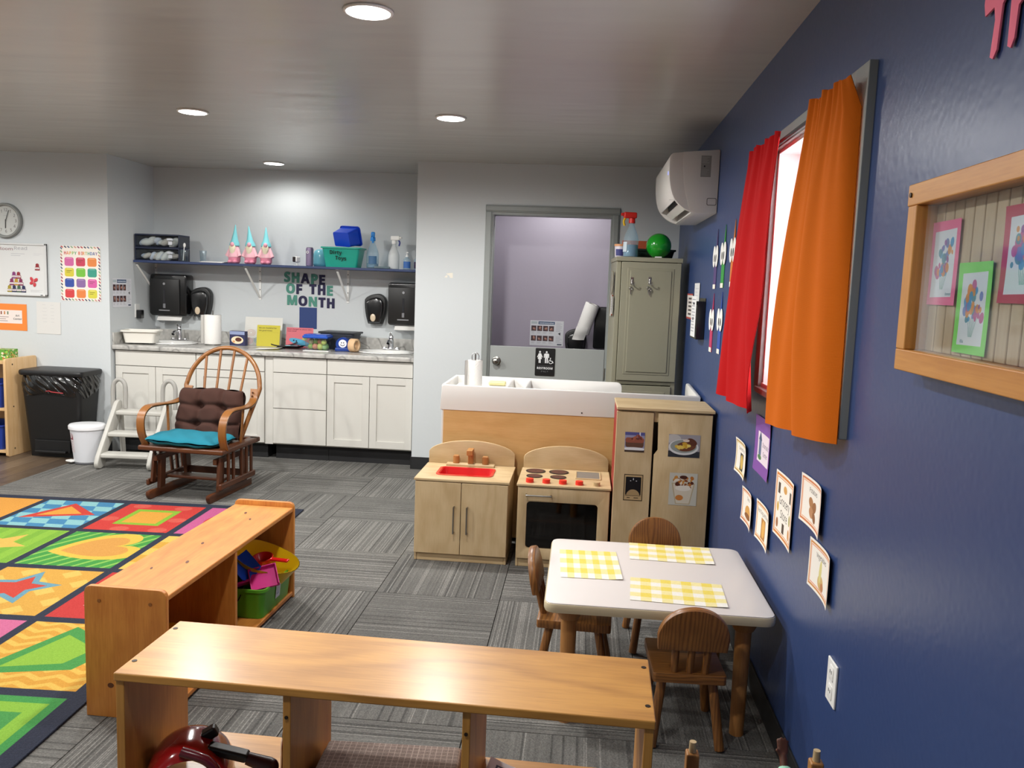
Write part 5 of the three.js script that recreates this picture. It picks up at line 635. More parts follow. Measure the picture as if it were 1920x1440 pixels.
{ const t = thing('play_stove', 'birch play kitchen stove with dark oven window', 'play stove', [-0.058, 0, PZ]), W = 0.49, D = 0.41, c = 0.05;
  mesh('carcass', [bb(-W / 2, -W / 2 + 0.014, 0, 0.447, -D, -0.016), bb(W / 2 - 0.014, W / 2, 0, 0.447, -D, -0.016), bb(-W / 2, W / 2, 0.045, 0.06, -D, -0.016), bb(-W / 2, W / 2, 0.05, 0.447, -D, -D + 0.01)], M.birch, t, 'y');
  mesh('kick_board', bb(-W / 2 + 0.014, W / 2 - 0.014, 0, 0.05, -0.03, -0.018), M.birch, t);
  mesh('oven_shelf', bb(-W / 2 + 0.016, W / 2 - 0.016, 0.245, 0.257, -D + 0.02, -0.028), M.birch, t);
  mesh('counter_top', bb(-W / 2 - 0.006, W / 2 + 0.006, 0.447, 0.461, -D, 0.008, 0.004), M.birch, t);
  mesh('arch_back', archBack(W, 0.068, 0.148, 0.014).translate(0, 0.45, -D - 0.003), M.birch, t);
  const ds = rrect(-W / 2 + 0.001, W / 2 - 0.001, 0.05, 0.443, 0.004); ds.holes.push(rrect(-0.194, 0.184, 0.108, 0.366, 0.022, THREE.Path)); const d = mesh('oven_door', ext(ds, 0.016, 0.002).translate(0, 0, -0.016), M.birch, t, 'y');
  mesh('oven_window', bb(-0.2, 0.19, 0.1, 0.374, -0.021, -0.0165, 0), phys(0x9c9086, 0.05, { transmission: 1, thickness: 0, ior: 1.45 }), d);
  mesh('handle', barHandle(V(-0.197, 0.404, 0), V(-0.066, 0.404, 0), V(0, 0, 0.026)), M.steel, d);
  for (const [x, z, r] of [[-0.168, -0.315, 0.056], [-0.036, -0.315, 0.056], [-0.168, -0.19, 0.045], [-0.036, -0.19, 0.045]]) { const b = mesh('burner', cyl(r, r, 0.003, x, 0.461, z, 40), std(0x2a201e, 0.5), t); mesh('burner_rings', KEEP(new THREE.CircleGeometry(r * 0.95, 36).rotateX(-Math.PI / 2).translate(x, 0.4645, z)), std(0xffffff, 0.5, { map: burner }), b); }
  const gr = mesh('griddle_frame', [bb(0.058, 0.2, 0.461, 0.468, -0.35, -0.342, 0.002), bb(0.058, 0.2, 0.461, 0.468, -0.178, -0.17, 0.002), bb(0.058, 0.066, 0.461, 0.468, -0.342, -0.178, 0.002), bb(0.192, 0.2, 0.461, 0.468, -0.342, -0.178, 0.002)], M.birch, t); mesh('griddle_plate', bb(0.066, 0.192, 0.461, 0.465, -0.342, -0.178, 0), std(0x7c7872, 0.4), gr);
  [-0.185, -0.096, -0.007, 0.081, 0.171].forEach((x, k) => mesh('knob', cyl(0.0215, 0.0205, 0.02, x, 0.461, -0.045, 28), k < 4 ? phys(0xe03222, 0.35) : M.birch, t)); }
const food = {
  cake: cv(256, 256, (x) => { x.fillStyle = '#8a8aa8'; x.fillRect(0, 0, 256, 256); x.fillStyle = '#4a4a86'; x.fillRect(0, 0, 256, 40); x.fillStyle = '#d8d8e0'; x.fillRect(185, 0, 16, 40); rr(x, 10, 96, 236, 100, 30, '#5a3a2c'); rr(x, 6, 70, 244, 66, 30, '#8a4a38'); const r = rng(4); for (let k = 0; k < 24; k++) el(x, 90 + r() * 130, 40 + r() * 60, 8 + r() * 14, 4 + r() * 7, ['#7a3226', '#a0563e', '#5a241c'][k % 3], r() * 3); el(x, 120, 216, 150, 22, '#d8d8da'); x.fillStyle = '#3a2a22'; x.fillRect(0, 232, 256, 24); }),
  plate: cv(384, 288, (x) => { x.fillStyle = '#9a9498'; x.fillRect(0, 0, 384, 288); el(x, 60, 60, 90, 60, '#bdb8b4'); x.fillStyle = '#2c2e34'; x.fillRect(0, 210, 384, 78); el(x, 185, 160, 182, 100, '#d5d5d3'); el(x, 185, 150, 160, 84, '#8f948e'); el(x, 215, 150, 120, 62, '#6a3a20', -0.1); el(x, 285, 90, 66, 40, '#5a2c16', 0.5); const r = rng(9); for (let k = 0; k < 9; k++) el(x, 70 + r() * 190, 90 + r() * 80, 32, 20, ['#d9b23c', '#e2c25a', '#c99a2c'][k % 3], r() * 3); el(x, 215, 75, 40, 18, '#dbc6b4'); el(x, 250, 140, 24, 18, '#e6cf6a'); }),
  parfait: cv(288, 352, (x) => { x.fillStyle = '#c6c2b4'; x.fillRect(0, 0, 288, 352); pg(x, [[24, 110], [264, 110], [220, 340], [72, 340]], '#b9a98a'); pg(x, [[40, 120], [250, 120], [210, 330], [80, 330]], '#d6cbb6'); const r = rng(14); for (let k = 0; k < 40; k++) el(x, 50 + r() * 190, 50 + r() * 110, 12 + r() * 14, 9 + r() * 10, ['#c98a3c', '#8a4a24', '#e2d6c4', '#b9702c', '#5a2c18'][k % 5], r() * 3); el(x, 144, 165, 80, 30, '#e6ded0'); el(x, 110, 270, 40, 30, '#c97f3c'); el(x, 144, 46, 40, 20, '#4a2416'); }),
  dispenser: cv(256, 352, (x) => { x.fillStyle = '#b59a70'; x.fillRect(0, 0, 256, 352); x.strokeStyle = '#2c2218'; x.lineWidth = 9; x.strokeRect(8, 8, 240, 336); rr(x, 26, 36, 204, 240, 12, '#0d0d12'); x.fillStyle = '#c8c8cc'; x.fillRect(120, 52, 12, 26); el(x, 90, 88, 9, 6, '#c8c8cc'); el(x, 166, 88, 9, 6, '#c8c8cc'); x.beginPath(); x.arc(128, 290, 90, Math.PI, 0); x.fillStyle = '#a58a62'; x.fill(); x.fillStyle = '#b59a70'; x.fillRect(20, 286, 216, 50); x.fillStyle = '#2c2218'; x.fillRect(24, 280, 208, 5); x.fillRect(50, 306, 40, 9); x.fillRect(140, 306, 60, 9); }),
};
{ const t = thing('play_fridge', 'birch play fridge with two doors and food pictures', 'play fridge', [0.445, 0, -4.25]), W = 0.488, D = 0.36, H = 0.893;
  const redEdge = std(0x8f1c1c, 0.5);
  mesh('carcass', [bb(-W / 2, W / 2, 0, 0.05, -D, -0.02), bb(-W / 2, W / 2, 0.3, 0.31, -D, -0.02), bb(-W / 2, W / 2, 0.05, H, -D, -D + 0.008), bb(-W / 2 + 0.014, W / 2 - 0.014, H - 0.06, H, -0.035, -0.02)], M.birch, t, 'y');
  for (const s of [-1, 1]) mesh('side_panel', bb(s * (W / 2 - 0.012), s * W / 2, 0, H, -D, -0.018), redEdge, t, 'y');
  mesh('top_board', bb(-W / 2 - 0.003, W / 2 + 0.008, H, H + 0.016, -D, 0.012, 0.004), M.birch, t);
  mesh('left_door', bb(-W / 2 - 0.002, -0.056, 0.045, H - 0.008, -0.017, 0, 0.003), M.birch, t, 'y');
  mesh('right_door', ext(poly([[-0.046, 0.045], [W / 2 - 0.002, 0.045], [W / 2 - 0.002, H - 0.008], [-0.034, H - 0.008], [-0.028, 0.69], [-0.046, 0.665]]), 0.017, 0.003).translate(0, 0, -0.017), M.birch, t, 'y');
  mesh('ice_dispenser_print', KEEP(new THREE.PlaneGeometry(0.1, 0.142).translate(-0.143, 0.487, 0.0006)), paperMat(food.dispenser, 0.4), t); }
for (const [n, x, y, w, h, l] of [['cake', 0.297, 0.727, 0.101, 0.104, 'chocolate cake picture on the narrow fridge door'], ['plate', 0.55, 0.72, 0.16, 0.118, 'banana french toast picture on the wide fridge door'], ['parfait', 0.557, 0.493, 0.143, 0.17, 'fruit parfait picture low on the wide fridge door']]) { const t = thing('food_picture', l, 'picture', [x, y, -4.2495]); mesh('print', sheet((u, v) => V((u - 0.5) * w, (v - 0.5) * h, 0.0008), 2, 2, 0.0006), paperMat(food[n], 0.35), t); }

// ---------------------------------------------------------------- nappy changing table behind the play kitchen
{ const t = thing('changing_table', 'white topped changing table with maple panel behind play kitchen', 'changing table', [0, 0, 0]), x0 = -0.803, x1 = 0.692, z1 = -4.755, z0 = -5.31, wh = phys(0xe4e2de, 0.3, { clearcoat: 0.3 });
  mesh('front_panel', bb(x0 + 0.012, x1, 0.02, 0.772, z1 - 0.026, z1 - 0.008, 0.002), M.frameMaple = wood(0xd8ae74, 0xc4965a, { seed: 17, cathedral: 0.4, streak: 0.4, lines: 10, sx: 0.9, sy: 0.5 }, 0.4), t);
  for (const x of [x0 + 0.002, x1 - 0.016]) mesh('side_panel', bb(x, x + 0.016, 0.0, 0.772, z0 + 0.02, z1 - 0.01, 0.002), wh, t); mesh('rear_panel', bb(x0 + 0.018, x1 - 0.016, 0.02, 0.772, z0 + 0.02, z0 + 0.036, 0.001), M.frameMaple, t);
  const rail = ext(poly([[0, 0], [0.02, 0.146], [0.036, 0.146], [0.036, 0]]), x1 - x0, 0.003).rotateY(Math.PI / 2);
  mesh('tray_front', [ext(poly([[x0 - 0.008, 0.77], [x1, 0.77], [x1, 0.912], [x1 - 0.012, 0.918], [x0 + 0.012, 0.918], [x0, 0.91]]), 0.02, 0.005).translate(0, 0, z1 - 0.02)], wh, t);
  mesh('tray_left', ext(poly([[z1 - 0.021, 0.77], [z0 + 0.021, 0.77], [z0 + 0.021, 0.918], [z1 - 0.021, 0.918]].map(([a, b]) => [-a, b])), 0.02, 0.005).rotateY(Math.PI / 2).translate(x0 - 0.004, 0, 0), wh, t);
  const bk = new THREE.Shape(); bk.moveTo(x0, 0.77); bk.lineTo(0.27, 0.77); bk.lineTo(0.27, 0.88); bk.quadraticCurveTo(0.27, 0.918, 0.23, 0.918); bk.lineTo(x0, 0.918); mesh('tray_back', ext(bk, 0.02, 0.005).translate(0, 0, z0), wh, t);
  const en = new THREE.Shape(); en.moveTo(-z1 + 0.021, 0.77); en.lineTo(-z0, 0.77); en.lineTo(-z0, 0.9); en.quadraticCurveTo(-z0, 0.935, -z0 - 0.05, 0.935); en.lineTo(-z1 + 0.021, 0.918); mesh('tray_right', ext(en, 0.02, 0.005).rotateY(Math.PI / 2).translate(x1 - 0.02, 0, 0), wh, t);
  mesh('tray_floor', bb(x0 + 0.012, x1 - 0.012, 0.77, 0.8, z0 + 0.012, z1 - 0.012, 0.002), wh, t);
  for (const x of [-0.44, -0.33]) mesh('tray_divider', bb(x, x + 0.018, 0.8, 0.91, z0 + 0.018, z1 - 0.018, 0.006), wh, t); mesh('tray_ledge', bb(x0 + 0.018, -0.44, 0.8, 0.87, z0 + 0.018, z0 + 0.14, 0.008), wh, t);
  mesh('screw', cyl(0.004, 0.004, 0.003).rotateX(Math.PI / 2).translate(0.02, 0.79, z1 + 0.001), M.screw, t); }
{ const t = towelRoll([-0.645, 0.8005, -5.03], 'paper towel roll on a wire stand in the changing table tray', 0.245, 0.045); mesh('wire_loop', tube([V(-0.02, 0.24, 0), V(-0.02, 0.275, 0), V(0, 0.29, 0), V(0.02, 0.275, 0), V(0.02, 0.24, 0)], 0.0028), M.chrome, t); }
tag(mesh('wipes_packet', bx(0.11, 0.026, 0.07, -0.525, 0.8845, -5.235, 0.01), std(0xd8cf9a, 0.5)), 'pale yellow wipes packet beside the changing table towel roll', 'packet');

// ---------------------------------------------------------------- children's table, mats, chairs
{ const t = thing('toddler_table', 'low white topped square table with round wooden legs', 'table', [0.297, 0, -3.015]), W = 0.765, D = 0.73, H = 0.46, edge = phys(0xcdbf9f, 0.4), top = phys(0xded8d4, 0.3);
  mesh('edge_band', ext(rrect(-W / 2, W / 2, -D / 2, D / 2, 0.045), 0.034, 0.009, 10).rotateX(-Math.PI / 2).translate(0, H - 0.0355, 0), edge, t);
  mesh('table_top', ext(rrect(-W / 2 + 0.004, W / 2 - 0.004, -D / 2 + 0.004, D / 2 - 0.004, 0.042), 0.006, 0.0025, 10).rotateX(-Math.PI / 2).translate(0, H - 0.006, 0), top, t);
  for (const sx of [-1, 1]) for (const sz of [-1, 1]) { const l = mesh('leg', cyl(0.024, 0.028, H - 0.035, sx * 0.296, 0, sz * 0.262, 24), M.leg, t, 'y'); mesh('leg_collar', cyl(0.034, 0.06, 0.05, sx * 0.296, H - 0.085, sz * 0.262, 24), M.leg, l, 'y'); } }
const gingham = dataTex(384, 256, (u, v) => { const s = (q, n) => (Math.floor(q * n) & 1 ? 1 : 0), a = s(u, 9), b = s(v, 6), n = vnoise(u * 100, v * 70, 100, 70, 5) * 8; return mix3([236, 234, 226], [230, 210, 96], a && b ? 1 : a || b ? 0.5 : 0).map((c) => clamp(c - n)); }, true, 1, 1);
for (const [x, z, w, d, r, l] of [[0.07, -3.07, 0.225, 0.32, 0.04, 'yellow gingham paper mat at the left chair'], [0.394, -3.262, 0.325, 0.21, -0.04, 'yellow gingham paper mat at the far chair'], [0.373, -2.83, 0.325, 0.225, -0.06, 'yellow gingham paper mat at the near chair']]) { const t = thing('placemat', l, 'placemat', [x, 0.4605, z], r, 'gingham placemats'); mesh('mat', sheet((u, v) => V((u - 0.5) * w, 0.001 + 0.006 * Math.max(0, u - 0.8) * 3 * (1 - v), (0.5 - v) * d), 10, 6, 0.0008), std(0xffffff, 0.85, { map: gingham }), t); }
function childChair(pos, turn, label) {
  const t = thing('child_chair', label, 'chair', pos, turn, 'wooden children\'s chairs'), SH = 0.262;
  mesh('seat', ext(rrect(-0.12, 0.12, -0.14, 0.14, 0.012), 0.034, 0.005).rotateX(-Math.PI / 2).translate(0, SH - 0.034, 0), M.chair, t);
  for (const sx of [-1, 1]) for (const sz of [-1, 1]) mesh('leg', rod(V(sx * 0.082, SH - 0.03, sz * 0.09), V(sx * 0.112, 0.0045, sz * 0.135), 0.016, 0.0165), M.chair, t, 'y');
  for (const x of [-0.05, 0, 0.05]) mesh('back_spindle', rod(V(x, SH - 0.01, -0.118), V(x * 1.05, 0.375, -0.15), 0.0125), M.chair, t, 'y');
  const b = new THREE.Shape(); b.moveTo(-0.112, 0); b.lineTo(0.112, 0); b.lineTo(0.116, 0.045); b.bezierCurveTo(0.112, 0.11, 0.065, 0.152, 0, 0.153); b.bezierCurveTo(-0.065, 0.152, -0.112, 0.11, -0.116, 0.045);
  mesh('backrest', ext(b, 0.028, 0.006, 16).translate(0, 0, -0.014).rotateX(-0.2).translate(0, 0.352, -0.148), M.chair, t, 'y');
  return t;
}
childChair([0.4, 0, -2.76], Math.PI + 0.03, 'brown pine child chair at the near side of the table'); childChair([0.025, 0, -3.1], Math.PI / 2 - 0.05, 'brown pine child chair at the left side of the table'); childChair([0.375, 0, -3.47], 0.06, 'brown pine child chair at the far side of the table');

// ---------------------------------------------------------------- restroom doorway
{ const s = (a, b, c, d) => [bb(a, b, c, d, ZB, ZB + 0.014, 0.004), bb(a + 0.008, b - 0.008, c, d, ZB + 0.012, ZB + 0.022, 0.004)];
  struct('trim_1', [...s(-0.79, -0.735, 0, 2.0748), ...s(0.195, 0.25, 0, 2.0748), bb(-0.79, 0.25, 2.075, 2.13, ZB, ZB + 0.014, 0.004), bb(-0.79, 0.25, 2.084, 2.121, ZB + 0.012, ZB + 0.022, 0.004), bb(-0.75, -0.725, 0, 2.054, ZB - T, ZB + 0.003, 0.001), bb(0.185, 0.205, 0, 2.054, ZB - T, ZB + 0.003, 0.001), bb(-0.75, 0.205, 2.0545, 2.079, ZB - T, ZB + 0.003, 0.001)], M.trim, 'grey painted casing round the restroom doorway', 'door casing'); }
{ const t = thing('door_1', 'grey lower half of the restroom dutch door', 'door', [0, 0, ZB + 0.006]); t.userData.kind = 'structure';
  mesh('leaf', bb(-0.722, 0.182, 0.012, 1.032, -0.045, -0.006, 0.003), M.doorGrey, t);
  const k = mesh('knob', lathe([[0.001, 0.06], [0.02, 0.058], [0.029, 0.045], [0.027, 0.03], [0.013, 0.02], [0.012, 0.006], [0.034, 0.005], [0.036, 0], [0.001, 0]], 32).rotateX(Math.PI / 2).translate(-0.668, 0.912, -0.006), M.steel, t); mesh('keyhole', cyl(0.006, 0.006, 0.002).rotateX(Math.PI / 2).translate(-0.668, 0.912, 0.055), M.black, k);
  mesh('hinge', cyl(0.006, 0.006, 0.09, 0.188, 0.8, 0.0, 12), M.steel, t); }
{ const tex = cv(256, 364, (x, w, h) => { x.fillStyle = '#0c0d10'; x.fillRect(0, 0, w, h); const W = '#e8eaec'; el(x, 56, 46, 13, 13, W); pg(x, [[40, 64], [72, 64], [94, 118], [84, 122], [72, 96], [84, 142], [70, 142], [70, 196], [58, 196], [58, 142], [54, 142], [54, 196], [42, 196], [42, 142], [28, 142], [40, 96], [28, 122], [18, 118]], W); x.fillStyle = '#7a7c80'; x.fillRect(102, 36, 3, 162); el(x, 146, 46, 13, 13, W); pg(x, [[126, 64], [166, 64], [180, 74], [182, 122], [172, 122], [168, 84], [166, 196], [150, 196], [148, 130], [144, 130], [142, 196], [126, 196], [124, 84], [120, 122], [110, 122], [112, 74]], W); el(x, 200, 128, 8, 8, W); x.strokeStyle = W; x.lineWidth = 9; x.beginPath(); x.moveTo(200, 140); x.lineTo(202, 166); x.lineTo(226, 166); x.lineTo(240, 192); x.stroke(); x.beginPath(); x.arc(204, 174, 26, 0.1, 4.5); x.stroke(); x.fillStyle = '#6a6c70'; x.fillRect(20, 232, 216, 3); txt(x, 'RESTROOM', 128, 266, 41, '#e8eaec'); for (let k = 0; k < 8; k++) for (let j = 0; j < 3; j++) if (hash2(k, j, 4) > 0.4) el(x, 84 + k * 12, 302 + j * 7, 2.6, 2.6, '#b0b2b6'); });
  const t = thing('restroom_sign', 'black RESTROOM sign with white figures on the half door', 'sign', [-0.281, 0.919, ZB + 0.0005]); mesh('plate', ext(rrect(-0.078, 0.078, -0.11, 0.11, 0.01), 0.005, 0.001), M.black, t); mesh('printed_face', KEEP(new THREE.PlaneGeometry(0.15, 0.213).translate(0, 0, 0.0053)), paperMat(tex, 0.4), t); }
{ const t = soapDispenser(-0.055, 'black soap dispenser on the restroom wall under a towel roll', 1.02); t.position.z = -7.43; }
{ const t = thing('towel_dispenser', 'black towel dispenser on the restroom wall behind the locker', 'dispenser', [0.24, 1.17, -7.43]); mesh('housing', ext(rrect(-0.14, 0.17, -0.185, 0.185, 0.02), 0.13, 0.012).translate(0, 0, 0.002), M.blackGloss, t); }
{ const t = thing('hanging_towel_roll', 'tilted paper towel roll unrolling over the restroom soap dispenser', 'paper towel', [0.04, 1.25, -7.235]); t.rotation.z = -0.3; t.rotation.x = 0.1; mesh('roll', lathe([[0.018, -0.13], [0.062, -0.13], [0.062, 0.135], [0.018, 0.135], [0.018, -0.13]], 36), M.towel, t); mesh('loose_sheet', sheet((u, v) => V(-0.066 + u * 0.1, -0.06 - v * 0.12 - 0.03 * (1 - u), 0.05 + 0.016 * Math.sin(u * 3.1) + 0.006 * Math.sin(v * 5)), 8, 6, 0.001), M.towel, t); mesh('core', cyl(0.017, 0.017, 0.262, 0, -0.128), std(0x8a7a66, 0.8), t); }
{ const t = thing('tape_remnant', 'torn beige tape bits on the grey wall left of the doorway', 'tape', [-1.07, 1.573, ZB]); mesh('scrap', ext(poly([[-0.034, -0.018], [-0.01, -0.018], [-0.01, 0.0], [-0.024, -0.004]]), 0.001, 0), M.tape, t); mesh('scrap', ext(poly([[-0.022, 0.012], [0.004, -0.004], [0.012, -0.02], [0.034, -0.02], [0.032, 0.02], [0.01, 0.018]]), 0.001, 0), M.tape, t); }

// ---------------------------------------------------------------- green locker
const LK = { x: 0.435, z: -5.74, r: rad(2.6) };
{ const gm = std(0x8f8c78, 0.5), t = thing('storage_locker', 'tall sage green wooden locker beside the restroom door', 'cabinet', [LK.x, 0, LK.z], LK.r), W = 0.44, D = 0.5, H = 1.732;
  mesh('body', [bb(-W / 2, -W / 2 + 0.03, 0, H - 0.03, -D, 0), bb(W / 2 - 0.03, W / 2, 0, H - 0.03, -D, 0), bb(-W / 2 + 0.03, W / 2 - 0.03, 0.02, H - 0.03, -D, -D + 0.012), bb(-W / 2 + 0.03, W / 2 - 0.03, 0.86, 0.885, -D, -0.004)], gm, t);
  mesh('top_board', bb(-W / 2 - 0.006, W / 2 + 0.006, H - 0.03, H, -D, 0.012, 0.004), gm, t);
  const d = mesh('door', [bb(-W / 2 + 0.033, W / 2 - 0.004, 0.888, H - 0.034, -0.002, 0.016, 0.003)], gm, t);
  mesh('raised_panel', [bb(-0.145, 0.17, 0.932, 1.66, 0.012, 0.019, 0.003), bb(-0.128, 0.153, 0.949, 1.643, 0.015, 0.024, 0.006)], std(0x8b8874, 0.5), d);
  for (const [a, b] of [[0.62, 0.855], [0.34, 0.61], [0.06, 0.33]]) mesh('drawer', [bb(-W / 2 + 0.03, W / 2 - 0.03, a, b, -0.004, 0.012, 0.003), bb(-W / 2 + 0.07, W / 2 - 0.07, a + 0.04, b - 0.04, 0.01, 0.016, 0.003)], gm, t);
  for (const [a, b, c] of [[-0.115, 1.57, 1], [0.005, 1.575, 2]]) { const k = mesh('coat_hook', [bx(0.02, 0.05, 0.004, a, b, 0.025, 0.002), tube([V(a, b + 0.01, 0.026), V(a, b - 0.02, 0.034), V(a + 0.012, b - 0.028, 0.052), V(a + 0.014, b - 0.01, 0.058)], 0.004)], M.steel, d); for (let q = 0; q < c; q++) mesh('key', [new THREE.TorusGeometry(0.009, 0.003, 8, 16).translate(a - 0.006 + q * 0.01, b - 0.05 - q * 0.012, 0.032), bx(0.006, 0.03, 0.002, a - 0.006 + q * 0.01, b - 0.075 - q * 0.012, 0.032, 0)], M.steel, k); } }
const lk = (x, z) => [LK.x + x * Math.cos(LK.r) + z * Math.sin(LK.r), 1.7325, LK.z - x * Math.sin(LK.r) + z * Math.cos(LK.r)];
sprayBottle(lk(-0.12, -0.13), 'spray bottle with red and yellow head on the green locker', clearBlue, std(0xd2261c, 0.4), { turn: -1.3, s: 1.24, liquid: liquidBlue, level: 0.07, label: std(0xc4d2dc, 0.5), trigger: std(0xe0b41c, 0.4) });
{ const t = thing('green_ball', 'shiny green toy ball on top of the green locker', 'ball', lk(0.075, -0.15)); mesh('ball', new THREE.SphereGeometry(0.087, 40, 28).translate(0, 0.087, 0), phys(0x169422, 0.18, { clearcoat: 0.5 }), t); }
{ const t = thing('white_tub', 'small white tub with orange lid on the locker corner', 'tub', lk(-0.185, -0.22)); mesh('tub', lathe([[0.001, 0], [0.034, 0], [0.038, 0.08], [0.001, 0.08]], 24), std(0xd8d2dc, 0.5), t); mesh('lid', cyl(0.041, 0.041, 0.014, 0, 0.08, 0, 24), std(0xd99a6a, 0.5), t); mesh('sticker', new THREE.CylinderGeometry(0.0385, 0.036, 0.045, 20, 1, true, -0.9, 1.8).translate(0, 0.036, 0), std(0x3c3f7c, 0.6), t); }
{ const t = thing('dark_tray', 'dark green tray behind the ball on the locker', 'tray', lk(0.03, -0.36), LK.r); mesh('tray', tub(0.36, 0.2, 0.07, 0.9, 0.008), std(0x1c2f22, 0.5), t); }
{ const t = thing('orange_strip', 'flat orange box standing on the dark green locker tray', 'box', lk(-0.03, -0.4), LK.r); t.position.y += 0.005; mesh('box', bx(0.25, 0.125, 0.03, 0, 0.065, 0, 0.003), std(0xb4512c, 0.6), t); }
tag(mesh('small_tag', bx(0.045, 0.008, 0.03, ...(() => { const p = lk(0.06, -0.02); return [p[0], p[1] + 0.0045, p[2]]; })(), 0.002), M.white), 'little white tag in front of the green ball', 'tag');
[[1.555, -0.12, 0.1, 0.16, 'upper white paper taped to the locker side', 0.016], [1.4, -0.06, 0.09, 0.14, 'lower card with red edge on the locker side', 0.012], [1.395, -0.2, 0.1, 0.15, 'lower white card near the back of the locker side', 0.01]].forEach(([y, z, w, h, l, c], k) => { const p = lk(-0.2235, z), t = thing('locker_note', l, 'paper', [p[0], y, p[2]], LK.r - Math.PI / 2); mesh('paper', paperGeo(w, h, c, 30 + k), paperMat(cv(64, 96, (x) => { x.fillStyle = '#dcdad8'; x.fillRect(0, 0, 64, 96); if (k === 1) { x.fillStyle = '#b4553c'; x.fillRect(0, 0, 64, 6); x.fillRect(0, 90, 64, 6); } scribble(x, 8, 20, 46, 6, 11, '#9a98a0', k); })), t); });

// ---------------------------------------------------------------- wall air conditioner
{ const t = thing('air_conditioner', 'white wall mounted air conditioner in the far right corner', 'air conditioner', [XR, 2.11, -4.72]), L = 0.86, wh = phys(0xd8d5d0, 0.35);
  
  const s = new THREE.Shape(); s.moveTo(0, -0.165); s.lineTo(0, 0.165); s.quadraticCurveTo(0, 0.176, -0.012, 0.176); s.lineTo(-0.245, 0.155); s.quadraticCurveTo(-0.272, 0.15, -0.273, 0.12); s.bezierCurveTo(-0.274, 0.0, -0.26, -0.06, -0.232, -0.098); s.lineTo(-0.222, -0.092); s.lineTo(-0.19, -0.02); s.lineTo(-0.1, -0.03); s.lineTo(-0.128, -0.15); s.lineTo(-0.135, -0.163); s.quadraticCurveTo(-0.12, -0.17, -0.1, -0.168);
  mesh('housing', ext(s, L, 0.006, 14).translate(-0.001, 0, -L), wh, t);
  for (const z of [-0.03, -L - 0.006]) mesh('end_wall', ext((() => { const q = new THREE.Shape(); q.moveTo(0, -0.165); q.lineTo(0, 0.165); q.quadraticCurveTo(0, 0.176, -0.012, 0.176); q.lineTo(-0.245, 0.155); q.quadraticCurveTo(-0.272, 0.15, -0.273, 0.12); q.bezierCurveTo(-0.274, 0.0, -0.26, -0.06, -0.232, -0.098); q.quadraticCurveTo(-0.19, -0.15, -0.135, -0.163); q.quadraticCurveTo(-0.12, -0.17, -0.1, -0.168); return q; })(), 0.036, 0.005, 14).translate(-0.0015, 0, z), wh, t);
  mesh('end_cap', ext((() => { const q = new THREE.Shape(); q.moveTo(0, -0.166); q.lineTo(0, 0.167); q.quadraticCurveTo(0, 0.176, -0.012, 0.176); q.lineTo(-0.2, 0.16); q.quadraticCurveTo(-0.205, 0, -0.15, -0.15); q.quadraticCurveTo(-0.12, -0.17, -0.1, -0.17); return q; })(), 0.012, 0.004, 14).translate(-0.002, 0, -0.004), wh, t);
  const vent = std(0x0f1012, 0.6); 
  mesh('louvre', bx(0.05, 0.005, L - 0.075, 0, 0, 0, 0.002).rotateZ(-0.75).translate(-0.178, -0.122, -L / 2), wh, t); mesh('outlet_shade_cylinder', rod(V(-0.158, -0.066, -L + 0.04), V(-0.158, -0.066, -0.035), 0.034, 0.034, 24), std(0x3c3d40, 0.6), t);  // dark cylinder added inside the outlet so its slots look shaded
  mesh('seam', bb(-0.2635, -0.19, -0.1, -0.0995, -0.004, 0.001, 0), vent, t);
  mesh('status_light', bx(0.002, 0.02, 0.01, -0.2745, 0.05, -0.04, 0), std(0x8fa0e6, 0.5, { emissive: 0x8fa0ff, emissiveIntensity: 1.2 }), t);
  const tex = cv(96, 192, (x) => { x.fillStyle = '#8f8f8c'; x.fillRect(0, 0, 96, 192); scribble(x, 8, 16, 78, 5, 12, '#c4c4c0', 3); el(x, 34, 96, 8, 8, '#2a2a2a'); scribble(x, 8, 124, 78, 6, 10, '#b5b5b0', 5); }); mesh('rating_label', KEEP(new THREE.PlaneGeometry(0.055, 0.115).translate(-0.075, 0.085, 0.0085)), paperMat(tex), t);
  mesh('drain_cap', ext((() => { const q = rrect(-0.06, -0.008, -0.125, -0.085, 0.01); q.holes.push(rrect(-0.057, -0.011, -0.122, -0.088, 0.008, THREE.Path)); return q; })(), 0.002, 0).translate(0, 0, 0.0075), std(0x5a5a58, 0.5), t); }

